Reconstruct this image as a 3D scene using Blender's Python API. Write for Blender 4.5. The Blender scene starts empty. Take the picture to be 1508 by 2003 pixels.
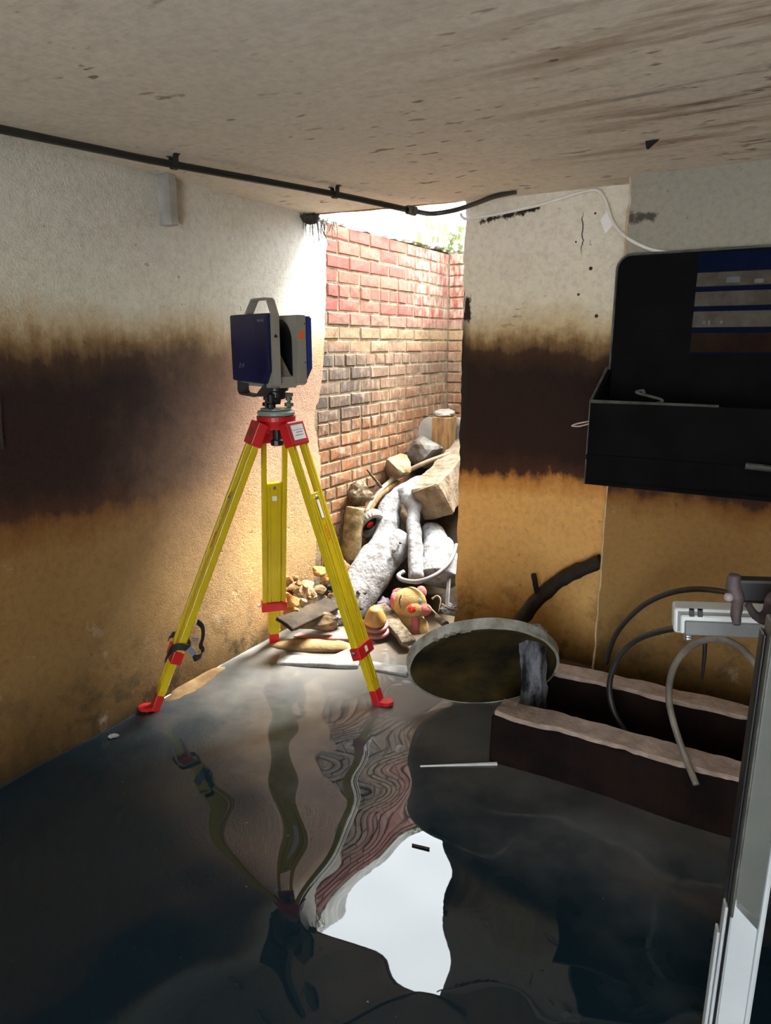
import bpy, bmesh, math, random
from mathutils import Vector, Matrix, noise as mnoise

# ------------------------------------------------------------------ camera, sky, sun, exposure
SC = bpy.context.scene
COL = SC.collection
PITCH = math.radians(13.6)
FPX = 1350.0
CAMZ = 1.5
cam_d = bpy.data.cameras.new('camera')
cam = bpy.data.objects.new('camera', cam_d)
COL.objects.link(cam)
cam.location = (0, 0, CAMZ)
cam.rotation_euler = (math.pi / 2 - PITCH, 0, 0)
cam_d.sensor_fit = 'VERTICAL'
cam_d.sensor_height = 36.0
cam_d.lens = FPX / 2003.0 * 36.0
cam_d.clip_start = 0.02
SC.camera = cam

w = bpy.data.worlds.new('overcast_sky')
SC.world = w
w.use_nodes = True
bg = w.node_tree.nodes['Background']
bg.inputs[0].default_value = (0.90, 0.96, 1.0, 1)
bg.inputs[1].default_value = 12.0

sun_d = bpy.data.lights.new('hazy_sun', 'SUN')
sun_d.energy = 23.0
sun_d.angle = math.radians(22)
sun_d.color = (1.0, 0.95, 0.86)
sun = bpy.data.objects.new('hazy_sun', sun_d)
COL.objects.link(sun)
# light travels from far outside down into the room, drifting a little to the left wall
C30, S30 = math.cos(math.radians(30)), 0.5
UU = Vector((S30, C30, 0))      # along the left wall, away from the camera
VV = Vector((C30, -S30, 0))     # along the far wall, to the right
_dir = -UU * 0.50 - VV * 0.19 - Vector((0, 0, 0.86))
sun.rotation_euler = _dir.to_track_quat('-Z', 'Y').to_euler()

SC.view_settings.view_transform = 'Standard'
SC.view_settings.look = 'None'
SC.view_settings.exposure = 0.42
SC.view_settings.gamma = 1.0
SC.view_settings.use_curve_mapping = False
try:
    SC.cycles.max_bounces = 10
    SC.cycles.diffuse_bounces = 7
    SC.cycles.glossy_bounces = 4
    SC.cycles.use_denoising = True
    SC.cycles.sample_clamp_indirect = 12
except Exception:
    pass

# ------------------------------------------------------------------ helpers
rnd = random.Random(7)
def hw(U, V, z=0.0):
    p = UU * U + VV * V
    return Vector((p.x, p.y, z))
def UVof(p):
    return p.x * UU.x + p.y * UU.y, p.x * VV.x + p.y * VV.y
_c, _s = math.cos(PITCH), math.sin(PITCH)
def ray(u, v):
    a, b = (u - 754) / FPX, (v - 1001.5) / FPX
    return Vector((a, _c - b * _s, -_s - b * _c))
CAM = Vector((0, 0, CAMZ))
def on_z(u, v, z=0.0):
    d = ray(u, v); return CAM + d * ((z - CAMZ) / d.z)
def on_U(u, v, U):
    d = ray(u, v); return CAM + d * (U / d.dot(UU))
def on_V(u, v, V):
    d = ray(u, v); return CAM + d * (V / d.dot(VV))
def at(u, v, t):
    return CAM + ray(u, v) * t
def pile(u, v, lift=0.0, gap=0.06):
    # point on the rubble slope, never nearer than gap to the left-hand wall
    d = ray(u, v)
    t = (1.5 + 0.75 * 3.2) / (-d.z + 0.75 * d.dot(UU)) - lift
    return CAM + d * min(t, (-2.21 + gap) / d.dot(VV))

def link(name, mesh, m=None, parent=None, smooth=False):
    o = bpy.data.objects.new(name, mesh)
    COL.objects.link(o)
    if m is not None:
        mesh.materials.append(m)
    if smooth:
        for p in mesh.polygons: p.use_smooth = True
    if parent is not None:
        o.parent = parent
        o.matrix_parent_inverse = Matrix.Translation(-parent.location)
    return o
def fin(name, bm, m, parent=None, smooth=False):
    bmesh.ops.recalc_face_normals(bm, faces=bm.faces)
    me = bpy.data.meshes.new(name)
    bm.to_mesh(me); bm.free()
    return link(name, me, m, parent, smooth)
def tag(o, label, cat, group=None):
    o['label'] = label; o['category'] = cat
    if group: o['group'] = group
    return o
def struct(o, label=None):
    o['kind'] = 'structure'
    if label: o['label'] = label
    return o
def root(name, loc, label, cat, group=None):
    o = bpy.data.objects.new(name, None)
    COL.objects.link(o)
    o.location = loc
    o.empty_display_size = 0.05
    return tag(o, label, cat, group)

def hexa(bm, P):
    """P: 8 points, bottom ring 0-3, top ring 4-7"""
    v = [bm.verts.new(p) for p in P]
    for f in ((3, 2, 1, 0), (4, 5, 6, 7), (0, 1, 5, 4), (1, 2, 6, 5), (2, 3, 7, 6), (3, 0, 4, 7)):
        bm.faces.new([v[i] for i in f])
    return v
def fbox(bm, o, X, Y, Z, x0, x1, y0, y1, z0, z1):
    return hexa(bm, [o + X * x + Y * y + Z * z for z in (z0, z1) for x, y in ((x0, y0), (x1, y0), (x1, y1), (x0, y1))])
def rbox(bm, o, X, Y, Z, x0, x1, y0, y1, z0, z1, b=0.004, seg=2):
    t = bmesh.new()
    fbox(t, o, X, Y, Z, x0, x1, y0, y1, z0, z1)
    bmesh.ops.recalc_face_normals(t, faces=t.faces)
    bmesh.ops.bevel(t, geom=list(t.edges), offset=b, segments=seg, affect='EDGES', profile=0.6)
    me = bpy.data.meshes.new('tmp'); t.to_mesh(me); t.free()
    bm.from_mesh(me); bpy.data.meshes.remove(me)
EX, EY, EZ = Vector((1, 0, 0)), Vector((0, 1, 0)), Vector((0, 0, 1))
O0 = Vector((0, 0, 0))

def spline(pts, n=6):
    P = [Vector(p) for p in pts]
    if len(P) < 3: return P
    out = []
    for i in range(len(P) - 1):
        p0 = P[max(i - 1, 0)]; p1 = P[i]; p2 = P[i + 1]; p3 = P[min(i + 2, len(P) - 1)]
        for k in range(n):
            t = k / n
            out.append(0.5 * ((2 * p1) + (-p0 + p2) * t + (2 * p0 - 5 * p1 + 4 * p2 - p3) * t * t + (-p0 + 3 * p1 - 3 * p2 + p3) * t ** 3))
    out.append(P[-1])
    return out
def lerp_list(vals, t):
    if not isinstance(vals, (list, tuple)): return vals
    x = t * (len(vals) - 1); i = min(int(x), len(vals) - 2)
    return vals[i] + (vals[i + 1] - vals[i]) * (x - i)
def tube(bm, pts, rad, n=10, rough=0.0, freq=8.0, smooth=6, flat=1.0, seed=0.0, cap=True):
    P = spline(pts, smooth) if smooth else [Vector(p) for p in pts]
    N = len(P)
    T = [(P[min(i + 1, N - 1)] - P[max(i - 1, 0)]).normalized() for i in range(N)]
    up = Vector((0, 0, 1)) if abs(T[0].z) < 0.9 else Vector((1, 0, 0))
    X = T[0].cross(up).normalized()
    rings = []
    for i in range(N):
        X = (X - T[i] * X.dot(T[i])).normalized()
        Y = T[i].cross(X)
        r = lerp_list(rad, i / max(N - 1, 1))
        ring = []
        for k in range(n):
            a = 2 * math.pi * k / n
            d = X * math.cos(a) + Y * math.sin(a) * flat
            q = P[i] + d * r
            if rough:
                q += d * (mnoise.noise(q * freq + Vector((seed, seed * 2, 0))) * rough + mnoise.noise(q * freq * 3.1 + Vector((seed, 0, 0))) * rough * 0.5)
            ring.append(bm.verts.new(q))
        rings.append(ring)
    for i in range(N - 1):
        for k in range(n):
            bm.faces.new((rings[i][k], rings[i][(k + 1) % n], rings[i + 1][(k + 1) % n], rings[i + 1][k]))
    if cap:
        bm.faces.new(rings[0][::-1]); bm.faces.new(rings[-1])
def cyl(bm, p, axis, r0, r1, h, n=24):
    axis = axis.normalized()
    tube(bm, [p, p + axis * h], [r0, r1], n=n, smooth=0)
def lathe(bm, o, axis, prof, n=32):
    """prof: list of (radius, height)"""
    axis = axis.normalized()
    X = axis.orthogonal().normalized(); Y = axis.cross(X)
    rings = []
    for r, h in prof:
        rings.append([bm.verts.new(o + axis * h + (X * math.cos(2 * math.pi * k / n) + Y * math.sin(2 * math.pi * k / n)) * max(r, 1e-4)) for k in range(n)])
    for i in range(len(rings) - 1):
        for k in range(n):
            bm.faces.new((rings[i][k], rings[i][(k + 1) % n], rings[i + 1][(k + 1) % n], rings[i + 1][k]))
    bm.faces.new(rings[0][::-1]); bm.faces.new(rings[-1])
def ribbon(bm, pts, side, wd, th, smooth=4):
    P = spline(pts, smooth) if smooth else [Vector(p) for p in pts]
    N = len(P); rr = []
    for i in range(N):
        T = (P[min(i + 1, N - 1)] - P[max(i - 1, 0)]).normalized()
        S = (side - T * side.dot(T)).normalized()
        Nn = T.cross(S)
        rr.append([bm.verts.new(P[i] + S * a * wd / 2 + Nn * b * th / 2) for a, b in ((-1, -1), (1, -1), (1, 1), (-1, 1))])
    for i in range(N - 1):
        for k in range(4):
            bm.faces.new((rr[i][k], rr[i][(k + 1) % 4], rr[i + 1][(k + 1) % 4], rr[i + 1][k]))
    bm.faces.new(rr[0][::-1]); bm.faces.new(rr[-1])
def rock_bm(center, size, seed, cuts=7, rough=0.12, rot=None, sub=3):
    bm = bmesh.new()
    bmesh.ops.create_icosphere(bm, subdivisions=sub, radius=1.0)
    r = random.Random(seed)
    planes = []
    for _ in range(cuts):
        d = Vector((r.uniform(-1, 1), r.uniform(-1, 1), r.uniform(-1, 1))).normalized()
        planes.append((d, r.uniform(0.45, 0.80)))
    R = Matrix.Rotation(r.uniform(0, 6.28), 3, 'Z') if rot is None else rot
    S = Vector(size)
    for v in bm.verts:
        q = v.co.copy()
        for d, k in planes:
            e = q.dot(d)
            if e > k: q -= d * (e - k) * 0.95
        q += q.normalized() * (mnoise.noise(q * 2.2 + Vector((seed, 0, 0))) * rough + mnoise.noise(q * 6 + Vector((0, seed, 0))) * rough * 0.45)
        v.co = Vector(center) + R @ Vector((q.x * S.x, q.y * S.y, q.z * S.z))
    return bm
def rough_box(p1, p2, wd, th, up, cuts=10, rough=0.006, seed=0.0, bev=0.008):
    """a beam from p1 to p2, with ragged faces"""
    p1 = Vector(p1); p2 = Vector(p2)
    X = (p2 - p1); L = X.length; X.normalize()
    up = Vector(up)
    Z = (up - X * up.dot(X)).normalized(); Y = Z.cross(X)
    bm = bmesh.new()
    fbox(bm, p1, X, Y, Z, 0, L, -wd / 2, wd / 2, -th / 2, th / 2)
    bmesh.ops.recalc_face_normals(bm, faces=bm.faces)
    if bev: bmesh.ops.bevel(bm, geom=list(bm.edges), offset=bev, segments=1, affect='EDGES')
    long_e = [e for e in bm.edges if abs((e.verts[0].co - e.verts[1].co).normalized().dot(X)) > 0.98 and e.calc_length() > L * 0.5]
    bmesh.ops.subdivide_edges(bm, edges=long_e, cuts=cuts, use_grid_fill=True)
    bmesh.ops.triangulate(bm, faces=[f for f in bm.faces if len(f.verts) > 4])
    sh = [e for e in bm.edges if e.calc_length() > 0.05]
    if sh: bmesh.ops.subdivide_edges(bm, edges=sh, cuts=2, use_grid_fill=True)
    for v in bm.verts:
        q = v.co * 9 + Vector((seed, seed, 0)); q2 = v.co * 31 + Vector((0, seed, seed))
        v.co += Vector((mnoise.noise(q), mnoise.noise(q + Vector((7, 0, 0))), mnoise.noise(q + Vector((0, 9, 0))))) * rough
        v.co += Vector((mnoise.noise(q2), mnoise.noise(q2 + Vector((7, 0, 0))), mnoise.noise(q2 + Vector((0, 9, 0))))) * rough * 0.5
    return bm
def text(name, body, size, loc, X, Y, m, parent):
    cu = bpy.data.curves.new(name, 'FONT')
    cu.body = body; cu.size = size; cu.extrude = 0.0003
    cu.align_x = 'CENTER'; cu.align_y = 'CENTER'
    t = bpy.data.objects.new(name, cu)
    COL.objects.link(t)
    Z = X.cross(Y)
    M = Matrix((X, Y, Z)).transposed().to_4x4(); M.translation = loc
    bpy.context.view_layer.update()
    me = bpy.data.meshes.new_from_object(t.evaluated_get(bpy.context.evaluated_depsgraph_get()))
    bpy.data.objects.remove(t)
    me.transform(M)
    me.materials.clear()
    return link(name, me, m, parent)

# ------------------------------------------------------------------ materials
class NB:
    def __init__(self, name):
        self.m = bpy.data.materials.new(name); self.m.use_nodes = True
        self.nt = self.m.node_tree
        self.b = self.nt.nodes['Principled BSDF']
    def n(self, t, ins=None, **kw):
        nd = self.nt.nodes.new(t)
        for k, v in kw.items(): setattr(nd, k, v)
        for k, v in (ins or {}).items(): self.put(nd.inputs[k], v)
        return nd
    def put(self, sock, v):
        if hasattr(v, 'is_linked') or isinstance(v, bpy.types.NodeSocket): self.nt.links.new(v, sock)
        else: sock.default_value = v
    def math(self, op, a, b=None, clamp=False):
        nd = self.n('ShaderNodeMath', operation=op, use_clamp=clamp)
        self.put(nd.inputs[0], a)
        if b is not None: self.put(nd.inputs[1], b)
        return nd.outputs[0]
    def pos(self):
        return self.n('ShaderNodeNewGeometry').outputs['Position']
    def uvz(self):
        """world position turned into room axes: x = along the far wall, y = along the left wall, z = up"""
        mp = self.n('ShaderNodeMapping', {0: self.pos()}, vector_type='POINT')
        mp.inputs['Rotation'].default_value = (0, 0, math.radians(30))
        return mp.outputs[0]
    def noise(self, vec, scale, detail=4.0, rough=0.6):
        return self.n('ShaderNodeTexNoise', {'Vector': vec, 'Scale': scale, 'Detail': detail, 'Roughness': rough}).outputs['Fac']
    def scaled(self, vec, s):
        nd = self.n('ShaderNodeVectorMath', operation='MULTIPLY')
        self.put(nd.inputs[0], vec); nd.inputs[1].default_value = s
        return nd.outputs[0]
    def sep(self, vec):
        return self.n('ShaderNodeSeparateXYZ', {0: vec}).outputs
    def rng(self, v, a, b, c=0.0, d=1.0, smooth=False):
        nd = self.n('ShaderNodeMapRange', interpolation_type='SMOOTHSTEP' if smooth else 'LINEAR')
        self.put(nd.inputs['Value'], v)
        for k, x in (('From Min', a), ('From Max', b), ('To Min', c), ('To Max', d)): nd.inputs[k].default_value = x
        return nd.outputs[0]
    def ramp(self, fac, stops):
        nd = self.n('ShaderNodeValToRGB', {0: fac})
        el = nd.color_ramp.elements
        while len(el) < len(stops): el.new(0.5)
        for e, (p, c) in zip(el, stops):
            e.position = p; e.color = (*c, 1)
        return nd.outputs[0]
    def mix(self, fac, a, b, mode='MIX'):
        nd = self.n('ShaderNodeMix', data_type='RGBA', blend_type=mode)
        self.put(nd.inputs[0], fac)
        for i, v in ((6, a), (7, b)):
            if isinstance(v, tuple): nd.inputs[i].default_value = (*v, 1)
            else: self.put(nd.inputs[i], v)
        return nd.outputs[2]
    def bump(self, h, strength, dist, prev=None):
        nd = self.n('ShaderNodeBump', {'Height': h, 'Strength': strength, 'Distance': dist})
        if prev is not None: self.put(nd.inputs['Normal'], prev)
        return nd.outputs[0]
    def out(self, col=None, rough=None, normal=None, metallic=0.0, **kw):
        if col is not None:
            if isinstance(col, tuple): self.b.inputs['Base Color'].default_value = (*col, 1)
            else: self.put(self.b.inputs['Base Color'], col)
        if rough is not None: self.put(self.b.inputs['Roughness'], rough)
        if normal is not None: self.put(self.b.inputs['Normal'], normal)
        self.b.inputs['Metallic'].default_value = metallic
        for k, v in kw.items(): self.put(self.b.inputs[k.replace('_', ' ')], v)
        return self.m

def mat(name, c1, c2=None, rough=0.7, scale=10, bump=0.0, bscale=60, metallic=0.0, spread=(0.35, 0.65), detail=4.0, stretch=None):
    k = NB(name)
    p = k.pos()
    q = k.scaled(p, stretch) if stretch else p
    c2 = c2 or tuple(x * 0.75 for x in c1)
    col = k.mix(k.rng(k.noise(q, scale, detail), *spread), c1, c2)
    nrm = k.bump(k.noise(q, bscale, 5), bump, 0.01) if bump else None
    return k.out(col, rough, nrm, metallic)

def stained_plaster(name, lit_roughcast, tone=1.0):
    k = NB(name)
    p = k.uvz()
    xs = k.sep(p)
    z = xs[2]
    n1 = k.noise(p, 2.6, 5); n2 = k.noise(p, 11, 5, 0.7); n3 = k.noise(p, 45, 4, 0.7)
    drip = k.noise(k.scaled(p, (9, 9, 1.1)), 2.2, 4)
    zn = k.math('ADD', z, k.math('MULTIPLY', k.math('SUBTRACT', n1, 0.5), 0.16))
    zn = k.math('ADD', zn, k.math('MULTIPLY', k.math('SUBTRACT', n2, 0.5), 0.10))
    zn = k.math('ADD', zn, k.math('MULTIPLY', k.math('SUBTRACT', drip, 0.5), 0.10))
    fac = k.rng(zn, 0.0, 2.2)
    H = 2.2
    white = (0.66, 0.63, 0.55) if lit_roughcast else (0.66 * tone, 0.60 * tone, 0.50 * tone)
    stops = [(0.0, (0.10 * tone, 0.058 * tone, 0.018 * tone)), (0.12 / H, (0.28 * tone, 0.155 * tone, 0.045 * tone)), (0.35 / H, (0.58 * tone, 0.345 * tone, 0.12 * tone)), (0.78 / H, (0.64 * tone, 0.35 * tone, 0.11 * tone)),
             (0.87 / H, (0.46 * tone, 0.20 * tone, 0.045 * tone)), (0.91 / H, (0.065, 0.025, 0.013)), (1.0 / H, (0.027, 0.011, 0.008)), (1.36 / H, (0.020, 0.009, 0.007)),
             (1.45 / H, (0.055, 0.027, 0.013)), (1.51 / H, (0.24, 0.145, 0.06)), (1.57 / H, ((0.50, 0.39, 0.24) if lit_roughcast else (0.50 * tone, 0.38 * tone, 0.22 * tone))), (1.68 / H, (white[0], white[1], white[2] * 0.93)),
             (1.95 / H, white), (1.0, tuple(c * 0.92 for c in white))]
    col = k.ramp(fac, stops)
    if lit_roughcast:
        stops2 = [(0.0, (0.15, 0.09, 0.03)), (0.15 / H, (0.30, 0.185, 0.08)), (0.5 / H, (0.44, 0.285, 0.135)), (0.85 / H, (0.46, 0.30, 0.18)),
                  (1.0 / H, (0.39, 0.25, 0.165)), (1.3 / H, (0.32, 0.19, 0.13)), (1.42 / H, (0.36, 0.215, 0.12)), (1.52 / H, (0.48, 0.35, 0.21)), (1.65 / H, (0.68, 0.64, 0.54)), (1.0, (0.68, 0.66, 0.62))]
        c2 = k.ramp(fac, stops2)
        # doorway light painted in: paler, fainter stain beside it, further into the room lower down
        edge = k.math('ADD', xs[1], k.math('MULTIPLY', k.math('SUBTRACT', n1, 0.5), 0.9))
        edge = k.math('SUBTRACT', edge, k.math('MULTIPLY', z, 0.35))
        col = k.mix(k.rng(edge, 1.25, 2.35, 0, 1, True), col, c2)
    # mottling, pale salt blooms, dark pocks
    col = k.mix(1.0, col, k.ramp(n3, [(0.25, (0.78, 0.76, 0.74)), (0.5, (0.96, 0.96, 0.96)), (0.75, (1.08, 1.07, 1.05))]), 'MULTIPLY')
    bloom = k.math('MULTIPLY', k.rng(k.noise(p, 6.5, 6, 0.65), 0.63, 0.78), k.rng(z, 0.95, 0.7))
    col = k.mix(k.math('MULTIPLY', bloom, 0.45), col, (0.60, 0.56, 0.48))
    pock = k.rng(k.noise(p, 19, 3, 0.5), 0.71, 0.75)
    col = k.mix(k.math('MULTIPLY', pock, 0.4 if lit_roughcast else 0.2), col, (0.06, 0.035, 0.015))
    low = k.math('MULTIPLY', k.rng(k.noise(p, 8, 5, 0.7), 0.50, 0.62), k.rng(z, 0.42, 0.0))
    col = k.mix(k.math('MULTIPLY', low, 0.85), col, (0.035, 0.026, 0.012))
    if not lit_roughcast:
        line = k.math('ADD', k.math('MULTIPLY', xs[0], 0.135), 2.225)         # soot line under the cable
        dd = k.math('ABSOLUTE', k.math('SUBTRACT', z, line))
        soot = k.math('MULTIPLY', k.rng(dd, 0.035, 0.0), k.math('MULTIPLY', k.rng(xs[0], -1.38, -1.30), k.rng(xs[0], -0.98, -1.06)))
        soot = k.rng(k.math('ADD', k.math('MULTIPLY', soot, 0.55), k.noise(p, 26, 5, 0.75)), 0.78, 0.92)
        blot = k.math('MULTIPLY', k.rng(k.math('ABSOLUTE', k.math('SUBTRACT', z, 1.985)), 0.035, 0.005), k.math('MULTIPLY', k.rng(xs[0], -0.66, -0.62), k.rng(xs[0], -0.50, -0.54)))
        blot = k.math('MULTIPLY', k.rng(k.math('ADD', k.math('MULTIPLY', blot, 0.5), k.noise(p, 40, 4)), 0.7, 0.95), 0.8)
        jam = k.math('MULTIPLY', k.rng(xs[0], -1.30, -1.365), k.math('MULTIPLY', k.rng(z, 1.5, 1.62), k.rng(z, 1.80, 1.70)))
        jam = k.rng(k.math('ADD', k.math('MULTIPLY', jam, 0.45), k.noise(k.scaled(p, (2.2, 2.2, 0.8)), 18, 4)), 0.80, 0.90)
        crk = k.math('ADD', xs[0], k.math('MULTIPLY', k.math('SUBTRACT', k.noise(k.scaled(p, (0, 0, 1)), 9, 4, 0.7), 0.5), 0.06))
        crk = k.math('MULTIPLY', k.rng(k.math('ABSOLUTE', k.math('ADD', crk, 0.845)), 0.004, 0.001), k.math('MULTIPLY', k.rng(z, 1.86, 1.92), k.rng(z, 2.06, 2.02)))
        rim = k.math('MULTIPLY', k.rng(xs[0], -1.345, -1.385), k.math('MULTIPLY', k.rng(z, 0.86, 0.95), k.rng(z, 1.75, 1.5)))
        sc_ = k.noise(k.scaled(p, (1.0, 1.0, 3.5)), 9, 3, 0.5)
        scr = k.math('MULTIPLY', k.rng(sc_, 0.66, 0.70), k.math('MULTIPLY', k.rng(z, 1.56, 1.6), k.rng(z, 1.72, 1.66)))
        col = k.mix(k.math('MULTIPLY', scr, 0.6), col, (0.26, 0.15, 0.06))
        for msk in (soot, blot, jam, crk, rim):
            col = k.mix(msk, col, (0.02, 0.016, 0.012))
        b0 = k.math('MULTIPLY', k.rng(k.noise(p, 14, 6, 0.75), 0.60, 0.72), k.rng(z, 0.95, 0.85))
        col = k.mix(k.math('MULTIPLY', b0, 0.45), col, (0.20, 0.11, 0.035))
    b1 = k.bump(k.noise(p, 130, 4, 0.65), 0.85 if lit_roughcast else 0.22, 0.006)
    b2 = k.bump(n2, 0.35 if lit_roughcast else 0.25, 0.015, b1)
    b2 = k.bump(pock, 0.5, -0.01, b2)
    if lit_roughcast:
        reg = k.math('MULTIPLY', k.math('MULTIPLY', k.rng(xs[1], 2.25, 2.45), k.rng(xs[1], 3.1, 2.9)), k.math('MULTIPLY', k.rng(z, 0.2, 0.3), k.rng(z, 0.75, 0.6)))
        gouge = k.math('MULTIPLY', k.rng(k.noise(p, 13, 5, 0.65), 0.60, 0.70), reg)
        b2 = k.bump(gouge, 0.5, -0.012, b2)
        col = k.mix(k.math('MULTIPLY', gouge, 0.5), col, (0.62, 0.46, 0.26))
    k.b.inputs['Specular IOR Level'].default_value = 0.25
    return k.out(col, 0.85, b2)

def ceiling_mat():
    k = NB('stained_ceiling_concrete')
    p = k.uvz(); xs = k.sep(p)
    st = k.noise(k.scaled(p, (0.9, 6.5, 1)), 1.6, 6, 0.65)
    n1 = k.noise(p, 2.2, 5); fine = k.noise(p, 38, 4)
    col = k.ramp(n1, [(0.3, (0.66, 0.60, 0.50)), (0.55, (0.72, 0.645, 0.53)), (0.75, (0.75, 0.65, 0.515))])
    col = k.mix(1.0, col, k.ramp(fine, [(0.3, (0.86, 0.85, 0.84)), (0.6, (1.02, 1.02, 1.02))]), 'MULTIPLY')
    reg = k.math('MULTIPLY', k.rng(xs[0], -1.15, -0.2, 0, 1, True), k.rng(xs[1], 0.9, 1.9, 0, 1, True))
    s1 = k.math('MULTIPLY', k.rng(st, 0.50, 0.66), reg)
    col = k.mix(k.math('MULTIPLY', s1, 0.9), col, (0.22, 0.125, 0.055))
    st2 = k.noise(k.scaled(p, (1.2, 9, 1)), 1.3, 7, 0.7)
    s2 = k.math('MULTIPLY', k.rng(st2, 0.58, 0.68), k.math('MULTIPLY', k.rng(xs[0], -0.9, 0.0, 0, 1, True), k.rng(xs[1], 1.0, 1.8, 0, 1, True)))
    col = k.mix(k.math('MULTIPLY', s2, 0.9), col, (0.075, 0.05, 0.03))
    # small damp specks
    sp = k.noise(k.scaled(p, (12, 26, 1)), 1.0, 2, 0.5)
    cl = k.rng(k.noise(p, 2.1, 3), 0.44, 0.58)
    spk = k.math('MULTIPLY', k.rng(sp, 0.635, 0.69), cl)
    col = k.mix(k.math('MULTIPLY', spk, 0.8), col, (0.12, 0.075, 0.035))
    # broad grey patches
    g = k.math('MULTIPLY', k.rng(k.noise(p, 1.1, 3), 0.5, 0.7), 0.35)
    col = k.mix(g, col, (0.52, 0.50, 0.44))
    b = k.bump(k.noise(p, 55, 4), 0.12, 0.006)
    b = k.bump(st, 0.15, 0.02, b)
    return k.out(col, 0.9, b)

def brick_mat():
    k = NB('weathered_brick')
    p = k.uvz(); xs = k.sep(p)
    rn = k.n('ShaderNodeObjectInfo').outputs['Random']
    n1 = k.noise(p, 3.0, 4)
    zz = k.math('ADD', xs[2], k.math('MULTIPLY', k.math('SUBTRACT', n1, 0.5), 0.12))
    zz = k.math('ADD', zz, k.math('MULTIPLY', k.math('SUBTRACT', rn, 0.5), 0.05))
    H = 2.2
    col = k.ramp(k.rng(zz, 0, 2.2), [(0.0, (0.42, 0.20, 0.075)), (0.55 / H, (0.48, 0.21, 0.07)), (0.95 / H, (0.46, 0.20, 0.07)), (1.15 / H, (0.36, 0.19, 0.09)), (1.38 / H, (0.27, 0.18, 0.12)),
                                     (1.47 / H, (0.42, 0.22, 0.13)), (1.53 / H, (0.50, 0.36, 0.20)), (1.59 / H, (0.46, 0.33, 0.18)), (1.64 / H, (0.40, 0.20, 0.16)), (1.69 / H, (0.50, 0.115, 0.09)), (1.0, (0.55, 0.11, 0.08))])
    dark = k.math('MULTIPLY', k.rng(xs[1], 3.85, 3.45, 0, 1, True), k.math('MULTIPLY', k.rng(zz, 1.0, 1.12), k.rng(zz, 1.5, 1.42)))
    col = k.mix(k.math('MULTIPLY', dark, 0.9), col, (0.085, 0.07, 0.065))
    col = k.mix(k.rng(rn, 0, 1, 0.0, 0.35), col, k.mix(rn, (0.30, 0.16, 0.09), (0.52, 0.34, 0.2)))
    grime = k.noise(p, 24, 6, 0.75)
    col = k.mix(1.0, col, k.ramp(grime, [(0.28, (0.45, 0.42, 0.4)), (0.5, (1, 1, 1)), (0.8, (1.25, 1.2, 1.15))]), 'MULTIPLY')
    salt = k.noise(k.scaled(p, (16, 16, 4.5)), 1.6, 5, 0.7)
    lowm = k.rng(xs[2], 1.6, 1.1, 0.08, 0.85)
    far = k.math('MULTIPLY', k.rng(xs[1], 3.95, 4.45, 0, 1, True), k.rng(xs[2], 1.55, 1.75))
    amt = k.math('MAXIMUM', k.math('MULTIPLY', k.rng(salt, 0.50, 0.64), lowm), k.math('MULTIPLY', k.rng(salt, 0.44, 0.58), far))
    col = k.mix(k.math('MULTIPLY', amt, 0.8), col, (0.70, 0.63, 0.53))
    col = k.mix(1.0, col, (0.45, 0.41, 0.38), 'MULTIPLY')
    b = k.bump(grime, 0.45, 0.006)
    return k.out(col, 0.85, b)

def render_band_mat():
    k = NB('mossy_white_render')
    p = k.uvz(); xs = k.sep(p)
    m = k.math('MULTIPLY', k.rng(xs[1], 3.8, 4.3, 0.05, 1, True), k.rng(k.noise(p, 16, 6, 0.75), 0.36, 0.54))
    col = k.mix(m, (0.70, 0.70, 0.66), (0.085, 0.10, 0.025))
    return k.out(col, 0.9, k.bump(k.noise(p, 40, 4), 0.3, 0.01))

def water_mat():
    k = NB('murky_flood_water')
    p = k.pos()
    n1 = k.noise(p, 1.3, 3)
    col = k.mix(k.rng(n1, 0.3, 0.7), (0.004, 0.012, 0.019), (0.008, 0.020, 0.028))
    silt = k.math('ADD', k.sep(k.uvz())[1], k.math('MULTIPLY', k.math('SUBTRACT', k.noise(p, 2.4, 4), 0.5), 1.2))
    col = k.mix(k.rng(silt, 1.5, 2.7, 0, 1.0, True), col, (0.155, 0.150, 0.140))
    col = k.mix(k.rng(silt, 2.6, 3.1, 0, 0.85, True), col, (0.125, 0.095, 0.062))
    scum = k.rng(k.noise(p, 60, 2, 0.5), 0.775, 0.80)
    col = k.mix(scum, col, (0.22, 0.22, 0.2))
    k.b.inputs['IOR'].default_value = 1.48
    return k.out(col, 0.015)

def dull(m, v=0.08):
    m.node_tree.nodes['Principled BSDF'].inputs['Specular IOR Level'].default_value = v
    return m
M_PL_L = stained_plaster('flood_stained_roughcast', True, 0.42)
M_PL_R = stained_plaster('flood_stained_smooth_plaster', False, 1.15)
M_PL_N = stained_plaster('dimmed_smooth_plaster', False, 0.5)  # same plaster darkened: weaker light on the nearer section is partly painted in
M_CEIL = ceiling_mat()
M_BRICK = brick_mat()
M_BAND = render_band_mat()
M_WATER = water_mat()
M_MORTAR = mat('old_lime_mortar', (0.23, 0.175, 0.10), (0.10, 0.07, 0.04), 0.95, 14, 0.5, 60)
M_MUD = mat('wet_dark_mud', (0.05, 0.037, 0.024), (0.022, 0.017, 0.013), 0.6, 9, 0.6, 30)
M_SILT = mat('sandy_silt', (0.26, 0.18, 0.09), (0.13, 0.08, 0.04), 0.85, 9, 0.5, 50)
M_STONE = mat('tan_broken_stone', (0.31, 0.235, 0.15), (0.17, 0.105, 0.05), 0.9, 9, 0.5, 35)
M_STONE_O = mat('orange_broken_stone', (0.36, 0.20, 0.075), (0.20, 0.10, 0.04), 0.9, 9, 0.5, 35)
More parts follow.
